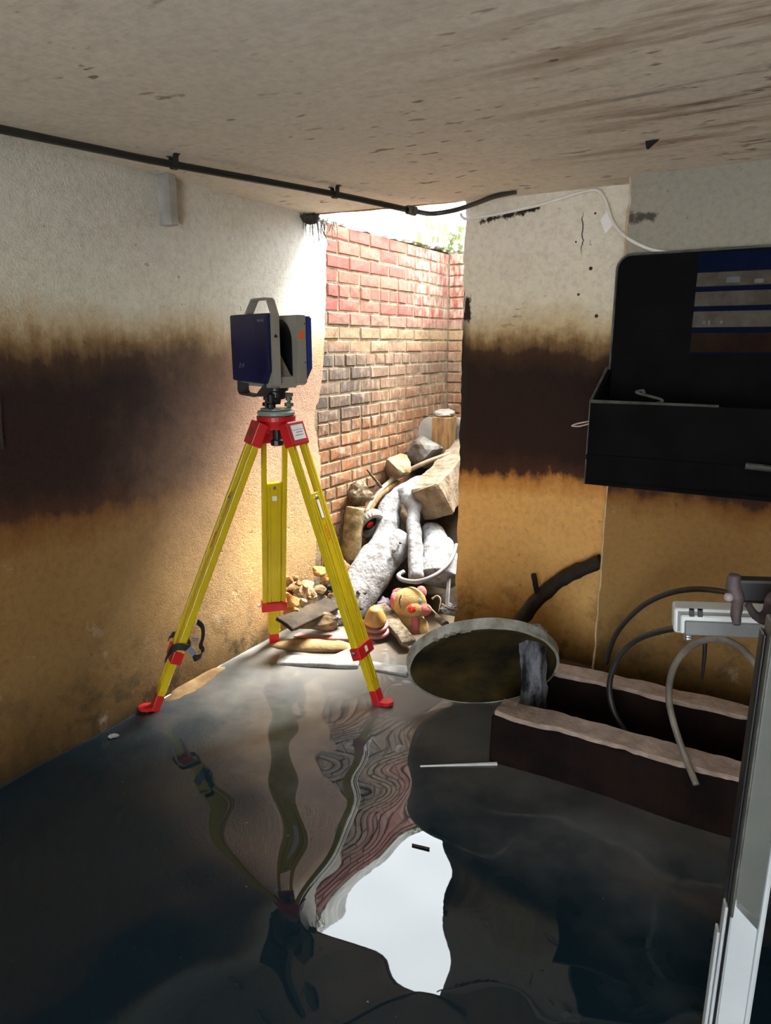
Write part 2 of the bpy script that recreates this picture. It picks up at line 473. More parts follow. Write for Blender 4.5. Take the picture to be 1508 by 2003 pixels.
M_STONE_G = mat('dusty_grey_stone', (0.27, 0.25, 0.225), (0.12, 0.095, 0.07), 0.92, 8, 0.5, 30)
M_STONE_D = mat('dark_crusted_stone', (0.30, 0.24, 0.16), (0.055, 0.04, 0.028), 0.95, 13, 0.7, 32)
M_BARK = mat('bleached_bark', (0.25, 0.25, 0.255), (0.075, 0.07, 0.065), 0.9, 17, 1.0, 40, detail=10.0, spread=(0.45, 0.74))
M_BARK_D = mat('dark_wet_bark', (0.035, 0.026, 0.018), (0.014, 0.010, 0.008), 0.7, 16, 0.6, 40)
M_ROT = mat('rotten_wood', (0.12, 0.075, 0.04), (0.03, 0.02, 0.013), 0.9, 22, 0.5, 50)
M_WOODO = mat('weathered_orange_timber', (0.30, 0.16, 0.05), (0.13, 0.07, 0.03), 0.8, 8, 0.3, 40, stretch=(6, 6, 1))
M_CHAR = mat('charred_timber', (0.17, 0.175, 0.20), (0.010, 0.010, 0.012), 0.75, 24, 0.9, 30, stretch=(1, 1, .35), spread=(0.62, 0.40), detail=7.0)
M_PLANK = mat('whitewashed_plank', (0.34, 0.34, 0.335), (0.17, 0.165, 0.155), 0.85, 14, 0.4, 60)
M_GREYW = mat('grey_rough_timber', (0.20, 0.165, 0.12), (0.06, 0.045, 0.03), 0.9, 40, 0.7, 70)
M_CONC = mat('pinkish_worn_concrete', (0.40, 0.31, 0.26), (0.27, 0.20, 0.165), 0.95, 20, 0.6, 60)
M_BEAMSIDE = mat('dark_concrete_side', (0.016, 0.009, 0.007), (0.007, 0.005, 0.005), 0.9, 6, 0.4, 40)  # near-black beam sides, far darker than the pinkish top
M_BLACKMETAL = mat('blackened_sheet_metal', (0.006, 0.0055, 0.006), (0.003, 0.003, 0.004), 0.8, 7, 0.15, 30)
M_GREENISH = mat('pale_greenish_trim', (0.085, 0.09, 0.075), (0.025, 0.028, 0.022), 0.6, 20)
M_PIPE = mat('black_painted_pipe', (0.016, 0.016, 0.016), (0.007, 0.009, 0.008), 0.42, 20, 0.2, 70)
M_HOSEB = mat('black_rubber_hose', (0.030, 0.030, 0.030), (0.016, 0.016, 0.016), 0.38, 14)
M_HOSEG = mat('muddy_grey_hose', (0.22, 0.20, 0.165), (0.12, 0.11, 0.09), 0.5, 14)
M_HOSET = mat('tan_plastic_hose', (0.32, 0.24, 0.15), (0.20, 0.14, 0.08), 0.5, 14)
M_CABLEW = mat('white_cable_sheath', (0.82, 0.80, 0.74), (0.70, 0.68, 0.62), 0.5, 10)
M_PAPER = mat('white_paper', (0.86, 0.84, 0.82), (0.80, 0.78, 0.76), 0.8, 10)
M_WHITEP = mat('white_plastic', (0.60, 0.63, 0.63), (0.50, 0.53, 0.53), 0.4, 9)
M_GREYP = mat('grey_plastic', (0.16, 0.17, 0.17), (0.12, 0.13, 0.13), 0.5, 9)
M_POSTG = mat('shaded_white_paint', (0.085, 0.09, 0.08), (0.065, 0.07, 0.062), 0.5, 5)  # post paint in two tones: shade above and light below put into the colour
M_POSTW = mat('lit_white_paint', (0.42, 0.455, 0.475), (0.36, 0.39, 0.41), 0.45, 5)
M_RUST = mat('rusty_purple_steel', (0.10, 0.07, 0.075), (0.04, 0.03, 0.035), 0.65, 24, 0.4, 60)
M_BOLT = mat('zinc_bolt', (0.55, 0.55, 0.55), (0.4, 0.4, 0.4), 0.35, 20, metallic=0.9)
M_YEL = mat('yellow_lacquer', (0.62, 0.47, 0.006), (0.54, 0.40, 0.005), 0.35, 5)
M_RED = mat('red_lacquer', (0.58, 0.012, 0.016), (0.46, 0.010, 0.012), 0.38, 8)
M_NAVY = mat('navy_lacquer', (0.010, 0.016, 0.065), (0.008, 0.012, 0.05), 0.28, 4)
M_NAVY_LIT = mat('sunlit_navy_lacquer', (0.020, 0.040, 0.22), (0.016, 0.034, 0.18), 0.35, 4)  # same navy brightened: sun on the far cover is painted in
M_GREY = mat('warm_grey_lacquer', (0.28, 0.26, 0.225), (0.25, 0.235, 0.20), 0.42, 5)
M_DGREY = mat('dark_grey_lacquer', (0.055, 0.052, 0.050), (0.04, 0.038, 0.037), 0.4, 5)
M_BLACK = mat('black_plastic', (0.010, 0.010, 0.011), (0.006, 0.006, 0.007), 0.4, 9)
M_PLATE = mat('pale_green_anodised_plate', (0.27, 0.33, 0.28), (0.20, 0.25, 0.21), 0.4, 8)
M_ORANGE = mat('orange_sticker', (0.85, 0.13, 0.01), (0.80, 0.11, 0.01), 0.6, 6)
M_TEXTG = mat('grey_print', (0.16, 0.17, 0.22), (0.14, 0.15, 0.2), 0.6)
M_TEXTR = mat('red_print', (0.75, 0.07, 0.01), (0.72, 0.06, 0.01), 0.6)
M_MIRROR = mat('scanner_mirror', (0.75, 0.72, 0.66), (0.7, 0.67, 0.6), 0.08, 5, metallic=1.0)
M_BLUEP = mat('blue_painted_backing', (0.003, 0.006, 0.027), (0.002, 0.005, 0.02), 0.8, 9)
M_SLAT = mat('dirty_white_slat', (0.105, 0.095, 0.08), (0.06, 0.05, 0.038), 0.8, 12, 0.2, 40)
M_SLATB = mat('muddy_brown_slat', (0.022, 0.013, 0.008), (0.012, 0.007, 0.005), 0.8, 12, 0.2, 40)
M_TYRE = mat('dusty_pale_tyre', (0.26, 0.25, 0.235), (0.12, 0.10, 0.075), 0.8, 16, 0.3, 60)
M_PLUSHY = mat('faded_yellow_plush', (0.44, 0.30, 0.11), (0.34, 0.20, 0.075), 0.95, 12, 0.6, 120)
M_PLUSHP = mat('faded_pink_plush', (0.50, 0.145, 0.13), (0.36, 0.10, 0.10), 0.95, 12, 0.6, 120)
M_NOSE = mat('shiny_red_nose', (0.62, 0.03, 0.015), (0.55, 0.025, 0.012), 0.15, 6)
M_PINKS = mat('pink_plastic_sheet', (0.66, 0.27, 0.24), (0.42, 0.14, 0.10), 0.5, 14)
M_BLUES = mat('pale_blue_plastic', (0.22, 0.45, 0.80), (0.18, 0.38, 0.7), 0.5, 10)
M_YELP = mat('yellow_plastic', (0.44, 0.22, 0.02), (0.32, 0.17, 0.06), 0.4, 14)
M_DISC = mat('dirty_round_lid', (0.07, 0.048, 0.017), (0.014, 0.012, 0.009), 0.7, 5, 0.2, 30)
M_RIM = mat('pale_grey_rim', (0.38, 0.38, 0.345), (0.17, 0.16, 0.13), 0.8, 14, 0.3, 50)
M_WEB = mat('sooty_cobweb', (0.05, 0.045, 0.04), (0.02, 0.018, 0.016), 0.95, 20)
M_SHED = mat('pale_weatherboard', (0.60, 0.64, 0.70), (0.50, 0.54, 0.60), 0.8, 9)
M_EARTH = mat('outside_ground', (0.28, 0.27, 0.22), (0.2, 0.19, 0.15), 0.95, 5)
M_STRAP = mat('black_webbing', (0.012, 0.012, 0.014), (0.008, 0.008, 0.010), 0.7, 40)

for m_ in (M_BLACKMETAL, M_BEAMSIDE, M_BLUEP, M_SLAT, M_SLATB, M_CHAR, M_BARK_D, M_MUD, M_DISC, M_STONE, M_STONE_O, M_STONE_G, M_STONE_D, M_BARK, M_SILT, M_GREYW): dull(m_, 0.06 if m_ not in (M_CHAR, M_BARK_D) else 0.2)

# ------------------------------------------------------------------ setting: walls, ceiling, floor
CEIL = 2.14
VL = -2.21                 # left wall face
UF = 3.145                 # far wall face
VJ = -1.389                # doorway jamb
UN, VS = 3.0, -0.63        # nearer wall section and its edge
UB, VR = -1.7, 1.6         # rear and right limits of the room
FLOORZ = -0.28

def strip_wall(name, m, zs, left, right, fn, thick, du=0.12):
    """a wall skin with ragged ends: left(z), right(z) give the horizontal limits, fn(h, z, depth) -> point"""
    bm = bmesh.new(); F = []; B = []
    nx = max(2, int((right(1.0) - left(1.0)) / du))
    for z in zs:
        a, b = left(z), right(z)
        F.append([bm.verts.new(fn(a + (b - a) * i / nx, z, 0.0)) for i in range(nx + 1)])
        B.append([bm.verts.new(fn(a + (b - a) * i / nx, z, thick)) for i in range(nx + 1)])
    for j in range(len(zs) - 1):
        for i in range(nx):
            bm.faces.new((F[j][i], F[j][i + 1], F[j + 1][i + 1], F[j + 1][i]))
            bm.faces.new((B[j][i], B[j + 1][i], B[j + 1][i + 1], B[j][i + 1]))
        bm.faces.new((F[j][0], F[j + 1][0], B[j + 1][0], B[j][0]))
        bm.faces.new((F[j][nx], B[j][nx], B[j + 1][nx], F[j + 1][nx]))
    for i in range(nx):
        bm.faces.new((F[0][i], B[0][i], B[0][i + 1], F[0][i + 1]))
        bm.faces.new((F[-1][i], F[-1][i + 1], B[-1][i + 1], B[-1][i]))
    return fin(name, bm, m)
def zrange(a, b, step):
    n = int(round((b - a) / step)); return [a + (b - a) * i / n for i in range(n + 1)]

# left wall, plaster torn off at its far end where the bricks show
tear = [(-0.3, 2.95), (0.1, 3.0), (0.35, 3.04), (0.55, 3.06), (0.75, 3.10), (0.9, 3.11)]
for u_, v_ in ((623, 925), (622, 858), (614, 830), (617, 800), (627, 768), (633, 700), (635, 640), (637, 560), (639, 440)):
    p_ = on_V(u_, v_, VL); tear.append((p_.z, UVof(p_)[0]))
tear.append((2.3, 3.22))
def tear_u(z):
    for (z0, u0), (z1, u1) in zip(tear, tear[1:]):
        if z0 <= z <= z1:
            return u0 + (u1 - u0) * (z - z0) / (z1 - z0) + 0.016 * mnoise.noise(Vector((z * 22, 0, 3))) + 0.010 * mnoise.noise(Vector((z * 60, 4, 3)))
    return 3.2
wl = struct(strip_wall('wall_left', M_PL_L, zrange(-0.3, CEIL + 0.02, 0.02), lambda z: UB - 0.2, tear_u,
            lambda h, z, d: hw(h, VL - d + 0.004 * mnoise.noise(Vector((h * 2.5, z * 2.5, 0))), z), 0.016, 0.06))
# far wall to the right of the doorway
struct(strip_wall('wall_far', M_PL_R, zrange(FLOORZ, CEIL + 0.01, 0.03),
       lambda z: VJ + 0.012 * mnoise.noise(Vector((z * 8, 0, 9))) + 0.007 * mnoise.noise(Vector((z * 37, 0, 9))), lambda z: VR + 0.1,
       lambda h, z, d: hw(UF + d, h, z), 0.24))
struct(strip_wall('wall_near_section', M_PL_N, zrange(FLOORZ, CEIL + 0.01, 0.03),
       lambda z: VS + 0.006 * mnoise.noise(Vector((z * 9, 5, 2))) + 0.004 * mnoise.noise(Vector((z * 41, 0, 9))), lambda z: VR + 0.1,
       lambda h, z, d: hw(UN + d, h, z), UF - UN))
# rough arris of the nearer section, the light it catches painted in pale
bm = bmesh.new()
tube(bm, [hw(UN + 0.002, VS + 0.006 * mnoise.noise(Vector((z * 9, 5, 2))) + 0.004 * mnoise.noise(Vector((z * 41, 0, 9))), z) for z in zrange(0.0, CEIL - 0.005, 0.03)], 0.0045, n=6, smooth=0, rough=0.003, freq=40)
struct(fin('trim_1', bm, mat('lit_plaster_arris', (0.62, 0.50, 0.33), (0.45, 0.30, 0.15), 0.9, 16)), 'rough plaster edge of the nearer wall section, the light it catches painted pale')
# right wall, rear wall with an unseen opening added to let in fill light
bm = bmesh.new()
fbox(bm, O0, VV, UU, EZ, VR, VR + 0.2, UB - 0.2, UF + 0.24, FLOORZ, CEIL + 0.2)
struct(fin('wall_right', bm, M_PL_R))
bm = bmesh.new()
DA, DB, DH = -0.35, 0.8, 2.0
fbox(bm, O0, VV, UU, EZ, VL - 0.02, DA, UB - 0.2, UB, FLOORZ, CEIL)
fbox(bm, O0, VV, UU, EZ, DB, VR, UB - 0.2, UB, FLOORZ, CEIL)
fbox(bm, O0, VV, UU, EZ, DA, DB, UB - 0.2, UB, DH, CEIL)
struct(fin('wall_rear', bm, M_PL_R))
# ceiling slab
bm = bmesh.new()
plan = [(UB - 0.2, VL - 0.25), (3.03, VL - 0.25)]
for i in range(13):
    f = i / 12
    plan.append((3.035 + 0.085 * f + 0.007 * mnoise.noise(Vector((f * 9, 0, 0))), VL - 0.02 + (VJ - VL + 0.02) * f))
plan += [(UF + 0.24, VJ), (UF + 0.24, VR + 0.2), (UB - 0.2, VR + 0.2)]
lo = [bm.verts.new(hw(u_, v_, CEIL)) for u_, v_ in plan]
hi = [bm.verts.new(hw(u_, v_, CEIL + 0.22)) for u_, v_ in plan]
bm.faces.new(lo); bm.faces.new(hi[::-1])
for i in range(len(plan)):
    j = (i + 1) % len(plan); bm.faces.new((lo[i], hi[i], hi[j], lo[j]))
struct(fin('ceiling', bm, M_CEIL))
# slim lintel lip behind the slab edge
bm = bmesh.new()
for i in range(10):
    pass
tube(bm, [hw(3.05, VL + 0.0, CEIL + 0.012), hw(3.09, -1.8, CEIL + 0.010), hw(3.13, VJ, CEIL + 0.014)], 0.016, n=6, rough=0.004, freq=30)
struct(fin('trim_2', bm, M_STONE_O), 'crumbling orange edge of the ceiling slab over the doorway')
# floor under the water
bm = bmesh.new()
fbox(bm, O0, VV, UU, EZ, VL - 0.3, VR + 0.2, UB - 0.2, 5.2, FLOORZ - 0.15, FLOORZ)
struct(fin('floor', bm, M_MUD))

# flood water: a real rippled surface
# (wave number along x, along y, phase, height)
waves = [(-0.638, 6.066, 0.134, 0.001661), (-2.749, 4.294, 0.731, 0.001530), (-0.312, -5.522, 3.080, 0.001816), (-3.309, -3.790, 5.178, 0.002527), (-9.319, 7.291, 5.656, 0.000970),
         (-12.874, -2.694, 2.866, 0.000932), (4.857, -7.298, 2.146, 0.001475), (2.851, -8.818, 4.612, 0.000919), (-8.302, -10.446, 2.251, 0.000755), (8.539, -0.457, 2.896, 0.001184),
         (-18.271, -20.279, 4.094, 0.000605), (16.519, 5.394, 4.428, 0.000561), (-10.171, 24.807, 1.306, 0.000382), (3.745, -18.541, 5.870, 0.000472), (4.285, -18.171, 2.621, 0.000595),
         (8.616, 15.941, 1.685, 0.000532), (-12.178, -20.663, 6.074, 0.000312), (20.436, -20.416, 5.493, 0.000144), (8.246, -32.657, 6.190, 0.000178), (23.100, 25.743, 0.495, 0.000144), (26.921, 24.412, 4.993, 0.000093)]
def wave(x, y):
    return sum(a * math.sin(kx * x + ky * y + ph) for kx, ky, ph, a in waves)
us = [UB + (3.75 - UB) * i / 230 for i in range(231)]
vs = [VL + x for x in (0.0, 0.0015, 0.003, 0.005, 0.008, 0.013)] + [VL + 0.02 + (VR - VL - 0.02) * i / 160 for i in range(161)]
verts = []
for u_ in us:
    for v_ in vs:
        p = hw(u_, v_)
        z = wave(p.x, p.y) + 0.005 * math.exp(-(v_ - VL) / 0.004)
        verts.append((p.x, p.y, z))
nv = len(vs)
faces = [(i * nv + j, i * nv + j + 1, (i + 1) * nv + j + 1, (i + 1) * nv + j) for i in range(len(us) - 1) for j in range(nv - 1)]
me = bpy.data.meshes.new('flood_water'); me.from_pydata(verts, [], faces); me.update()
wt = struct(link('flood_water', me, M_WATER, None, True), 'dark murky flood water covering the whole floor')

# light well outside the doorway: brick walls, brick by brick
def brick_mesh(L, seed, H=0.066, D=0.03):
    r = random.Random(seed)
    bm = bmesh.new()
    j = lambda s: r.uniform(-s, s)
    ring = [(-L / 2, 0), (L / 2, 0), (L / 2, H), (-L / 2, H)]
    back = [bm.verts.new((x + j(.001), D, z)) for x, z in ring]
    front = [bm.verts.new((x + j(.0025), 0.004, z + j(.002))) for x, z in ring]
    ch = 0.005
    inn = [bm.verts.new((x - math.copysign(ch + abs(j(.003)), x), j(.0015) - 0.001, z + (ch if z < H / 2 else -ch) + j(.002))) for x, z in ring]
    mid = bm.verts.new((j(.02), -0.002 + j(.001), H / 2 + j(.01)))
    for i in range(4):
        k2 = (i + 1) % 4
        bm.faces.new((back[i], back[k2], front[k2], front[i]))
        bm.faces.new((front[i], front[k2], inn[k2], inn[i]))
        bm.faces.new((inn[i], inn[k2], mid))
    me = bpy.data.meshes.new('brick')
    bmesh.ops.recalc_face_normals(bm, faces=bm.faces)
    bm.to_mesh(me); bm.free()
    me.materials.append(M_BRICK)
    return me
STR = [brick_mesh(0.215, s) for s in range(6)]
HEAD = [brick_mesh(0.1025, 20 + s) for s in range(5)]
CUT = {}
WELL_FAR = 4.765
def lay(parent, origin, X, length, rows, z0, ang, starts, seed, zmin=None):
    """origin: start of the wall face at z=0; X: along the wall"""
    r = random.Random(seed)
    for row in range(rows):
        z = z0 - row * 0.0755
        if zmin is not None and z < zmin: break
        header = row % 5 == 4
        L, pitch = (0.1025, 0.1135) if header else (0.215, 0.2265)
        x = -starts[row % 2] * pitch - (0.05 if header else 0.0)
        while x < length:
            a, b = max(x, 0.0), min(x + L, length)
            if b - a > 0.03:
                if b - a > L - 0.004: me = r.choice(HEAD if header else STR)
                else:
                    key = round((b - a) / 0.01)
                    if key not in CUT: CUT[key] = brick_mesh(b - a, 50 + key)
                    me = CUT[key]
                o = bpy.data.objects.new('brick', me)
                COL.objects.link(o)
                q = origin + X * ((a + b) / 2)
                o.location = (q.x, q.y, z - 0.066 + r.uniform(-.0015, .0015))
                n = Vector((X.y, -X.x, 0))
                o.location += n * r.uniform(-0.003, 0.003)
                o.rotation_euler = (r.uniform(-.02, .02), r.uniform(-.008, .008), ang + r.uniform(-.012, .012))
                o.parent = parent
            x += pitch
bm = bmesh.new()
fbox(bm, O0, VV, UU, EZ, VL - 0.26, VL - 0.019, 2.6, WELL_FAR + 0.25, FLOORZ, 2.13)
ww = struct(fin('wall_well_left', bm, M_MORTAR), 'brick side wall of the light well outside the doorway')
lay(ww, hw(3.1, VL - 0.016), UU, WELL_FAR - 3.1, 30, 2.128, math.radians(60), (0.45, 0.95), 3, 0.0)
bm = bmesh.new()
fbox(bm, O0, VV, UU, EZ, VL - 0.02, -0.85, WELL_FAR + 0.008, WELL_FAR + 0.24, FLOORZ, 2.13)
wb = struct(fin('wall_well_far', bm, M_MORTAR), 'brick end wall of the light well, past the rubble')
lay(wb, hw(WELL_FAR, VL - 0.01), VV, 0.68, 20, 2.128, math.radians(-30), (0.5, 0.0), 5, 0.5)
# rendered upstand and coping on both walls
bm = bmesh.new()
t = rough_box(hw(3.03, VL - 0.13, 2.23), hw(WELL_FAR + 0.2, VL - 0.13, 2.25), 0.25, 0.21, EZ, 30, 0.012, 2.0, 0.015)
me_t = bpy.data.meshes.new('t'); t.to_mesh(me_t); t.free(); bm.from_mesh(me_t)
t = rough_box(hw(WELL_FAR + 0.11, VL - 0.1, 2.23), hw(WELL_FAR + 0.11, -0.85, 2.23), 0.23, 0.20, EZ, 20, 0.012, 4.0, 0.015)
t.to_mesh(me_t); t.free(); bm.from_mesh(me_t); bpy.data.meshes.remove(me_t)
struct(fin('trim_3', bm, M_BAND), 'white rendered upstand with green moss on top of the light well bricks')
# right side of the well and ground outside (seen only from a step aside)
bm = bmesh.new()
fbox(bm, O0, VV, UU, EZ, -0.85, -0.6, UF + 0.24, WELL_FAR + 0.24, FLOORZ, 2.3)
struct(fin('wall_well_right', bm, M_MORTAR))
bm = bmesh.new()
fbox(bm, O0, VV, UU, EZ, -7, 7, WELL_FAR + 0.24, 14, 1.9, 2.2)
fbox(bm, O0, VV, UU, EZ, -7, VL - 0.26, -1, WELL_FAR + 0.24, 1.9, 2.2)
struct(fin('ground_outside', bm, M_EARTH))

# neighbour's pale weatherboarded shed, just visible over the wall
sp = hw(7.4, -2.6, 2.2)
shed = root('weatherboard_shed', sp, 'pale overexposed weatherboarded shed seen over the brick wall', 'shed')
bm = bmesh.new(); fbox(bm, O0, VV, UU, EZ, -4.4, -1.2, 7.46, 9.0, 2.2, 3.02)
fin('wall', bm, M_SHED, shed)
for i in range(8):
    bm = bmesh.new()
    z = 2.22 + i * 0.10
    hexa(bm, [hw(7.42, -4.4, z), hw(7.42, -1.2, z), hw(7.455, -1.2, z), hw(7.455, -4.4, z), hw(7.445, -4.4, z + 0.115), hw(7.445, -1.2, z + 0.115), hw(7.458, -1.2, z + 0.115), hw(7.458, -4.4, z + 0.115)])
    fin('board', bm, M_SHED, shed)
bm = bmesh.new()
hexa(bm, [hw(7.3, -4.5, 3.0), hw(7.3, -1.1, 3.0), hw(9.1, -1.1, 3.15), hw(9.1, -4.5, 3.15), hw(7.3, -4.5, 3.05), hw(7.3, -1.1, 3.05), hw(9.1, -1.1, 3.2), hw(9.1, -4.5, 3.2)])
fin('roof', bm, M_SHED, shed)

# ------------------------------------------------------------------ pipe, cables, brackets at the ceiling
pz = CEIL - 0.032
pp = [on_z(-60, 240, pz), on_z(200, 294, pz), on_z(340, 322, pz), on_z(655, 380, pz), on_z(800, 411, pz - 0.02)]
pr = root('ceiling_pipe', pp[2], 'long black conduit pipe clipped along the ceiling above the left wall', 'pipe')
bm = bmesh.new(); tube(bm, pp, 0.0125, n=12, smooth=4, rough=0.0006, freq=30)
fin('pipe_run', bm, M_PIPE, pr, True)
d_ = (pp[3] - pp[1]).normalized()
for q in (pp[2], pp[3]):
    bm = bmesh.new()
    sd = d_.cross(EZ).normalized()
    ribbon(bm, [q + sd * 0.032 + EZ * 0.029, q + sd * 0.017 + EZ * 0.026, q + sd * 0.0145 - EZ * 0.006, q - EZ * 0.0155, q - sd * 0.0145 - EZ * 0.006, q - sd * 0.017 + EZ * 0.026, q - sd * 0.032 + EZ * 0.029], d_, 0.02, 0.003, 3)
    fin('pipe_clip', bm, M_PIPE, pr)
bm = bmesh.new()
e = pp[4]
lathe(bm, e - d_ * 0.012, d_, [(0.017, 0), (0.02, 0.003), (0.02, 0.018), (0.014, 0.022), (0.014, 0.03), (0.021, 0.033), (0.021, 0.05), (0.012, 0.058)], 8)
fin('coupling', bm, mat('corroded_coupling', (0.10, 0.085, 0.07), (0.04, 0.035, 0.03), 0.5, 40), pr)
bm = bmesh.new()
h0 = e + d_ * 0.045
tube(bm, [h0, at(845, 418, (h0 - CAM).length / ray(845, 418).length * 1.02), on_U(890, 411, 3.10), on_U(930, 398, 3.08), on_z(968, 384, CEIL - 0.012), on_z(1010, 375, CEIL - 0.004)], 0.0105, n=10)
tag(fin('black_cable', bm, M_HOSEB, None, True), 'black flexible cable sagging from the pipe coupling across the doorway top', 'cable')

# white cable on the right-hand wall, with its tag
bm = bmesh.new()
cpts = [on_U(901, 418, 3.137), on_U(912, 428, 3.134), on_U(960, 421, 3.137), on_U(1050, 402, 3.137), on_U(1110, 384, 3.132), on_U(1150, 373, 3.125), on_U(1172, 374, 3.11), on_U(1186, 396, 3.09), on_U(1195, 425, 3.06),
        on_U(1212, 452, 3.02), on_U(1245, 476, 2.99), on_U(1290, 492, 2.992), on_U(1370, 497, 2.992), on_U(1530, 498, 2.992)]
tube(bm, cpts, 0.0068, n=8, smooth=5)
tag(fin('white_cable', bm, M_CABLEW, None, True), 'thin white cable looping down the right wall to above the black panel', 'cable')
bm = bmesh.new()
a_ = [on_U(1190, 408, 3.085), on_U(1198, 441, 3.075), on_U(1184, 458, 3.065), on_U(1174, 431, 3.075)]
nn = (a_[1] - a_[0]).cross(a_[2] - a_[0]).normalized() * 0.0012
hexa(bm, [p - nn for p in a_] + [p + nn for p in a_])
tag(fin('paper_tag', bm, M_PAPER), 'small white paper tag hanging from the white cable', 'tag')

# timber block on the left wall
bl = on_V(334, 420, VL + 0.04)
ub = UVof(bl)[0]
bm = bmesh.new()
rbox(bm, O0, UU, VV, EZ, ub - 0.022, ub + 0.022, VL - 0.002, VL + 0.06, 1.955, CEIL, 0.004, 1)
blk = fin('timber_block', bm, mat('whitewashed_block', (0.40, 0.385, 0.35), (0.27, 0.255, 0.23), 0.85, 10, 0.3, 50))
tag(blk, 'short whitewashed timber block fixed at the top of the left wall', 'block')
bm = bmesh.new()
tube(bm, [on_V(0, 770, VL + 0.012), on_V(2, 830, VL + 0.012), on_V(4, 880, VL + 0.015)], [0.0025, 0.0025, 0.006], n=6)
tag(fin('dangling_wire', bm, M_BARK_D), 'short brown wire dangling on the dark left wall', 'wire')
# peeling flake hanging from the ceiling
bm = bmesh.new()
f1, f2, f3, f4 = on_z(1262, 276, CEIL), on_z(1290, 272, CEIL), on_z(1268, 292, CEIL - 0.03), on_z(1264, 291, CEIL - 0.028)
hexa(bm, [f1, f2, f3, f4] + [p + UU * 0.004 for p in (f1, f2, f3, f4)])
tag(fin('peeling_flake', bm, M_BLACK), 'black flake peeling off the stained ceiling', 'flake')
# cobwebs in the top corner of the doorway
bm = bmesh.new(); r = random.Random(5)
for _ in range(46):
    p = hw(r.uniform(2.95, 3.2), VL + r.uniform(0.004, 0.07), CEIL - r.uniform(0.0, 0.03))
    q = p + Vector((r.uniform(-.03, .03), r.uniform(-.03, .03), -r.uniform(0.02, 0.13)))
    tube(bm, [p, (p + q) / 2 + Vector((r.uniform(-.01, .01), 0, r.uniform(-.01, .01))), q], [0.0022, 0.001], n=4, smooth=2)
cw = fin('cobweb', bm, M_WEB); cw['kind'] = 'stuff'; tag(cw, 'sooty cobwebs hanging in the top left corner of the doorway', 'cobweb')
bm = rock_bm(hw(3.02, VL + 0.02, CEIL - 0.02), (0.06, 0.03, 0.03), 44, 4, 0.3)
tag(fin('wasp_nest', bm, M_WEB), 'dark crumbly clump stuck in the corner under the ceiling edge', 'clump')
# rusty wall plugs
PLUGS = {525: 'rusty plug in the far wall, the one nearest the black panel corner', 576: 'small rusty plug in the far wall, left of the black panel', 618: 'large rusty plug in the far wall, lowest, just above the flood stain',
         417: 'tiny rusty plug in the far wall under the white cable', 473: 'tiny rusty plug in the far wall below the wall crack'}
for u_, v_, rr in ((1155, 525, .008), (1131, 576, .006), (1166, 618, .008), (1164, 417, .005), (1126, 473, .004)):
    bm = bmesh.new(); p = on_U(u_, v_, UF - 0.004)
    lathe(bm, p, UU, [(rr * 0.5, 0), (rr, 0.002), (rr, 0.006)], 8)
    tag(fin('rusty_plug', bm, M_ROT), PLUGS[v_], 'plug', 'rusty plugs in the far wall')

# ------------------------------------------------------------------ tripod
HC = Vector((-0.455, 2.885, 1.19))
feet = [on_z(302, 1388, 0.0), on_z(536, 1258, 0.0), on_z(742, 1378, 0.0)]
names_ = ['left', 'back', 'right']
tri = root('survey_tripod', (HC.x, HC.y, 0.0), 'yellow survey tripod with red clamps standing in the flood water', 'tripod')
bm = bmesh.new()
lathe(bm, HC + EZ * 0.026, EZ, [(0.070, 0), (0.077, 0.004), (0.078, 0.014), (0.074, 0.02), (0.030, 0.021)], 40)
fin('head_plate', bm, M_PLATE, tri)
bm = bmesh.new()
lathe(bm, HC - EZ * 0.03, EZ, [(0.05, 0), (0.062, 0.008), (0.070, 0.03), (0.080, 0.036), (0.081, 0.054), (0.07, 0.056)], 36)
fin('head_casting', bm, M_RED, tri)
bm = bmesh.new(); cyl(bm, HC - EZ * 0.085, EZ, 0.018, 0.018, 0.06, 16)
lathe(bm, HC - EZ * 0.10, EZ, [(0.024, 0), (0.028, 0.004), (0.028, 0.022), (0.02, 0.026)], 12)
fin('fixing_screw', bm, M_BLACK, tri)
legs = []
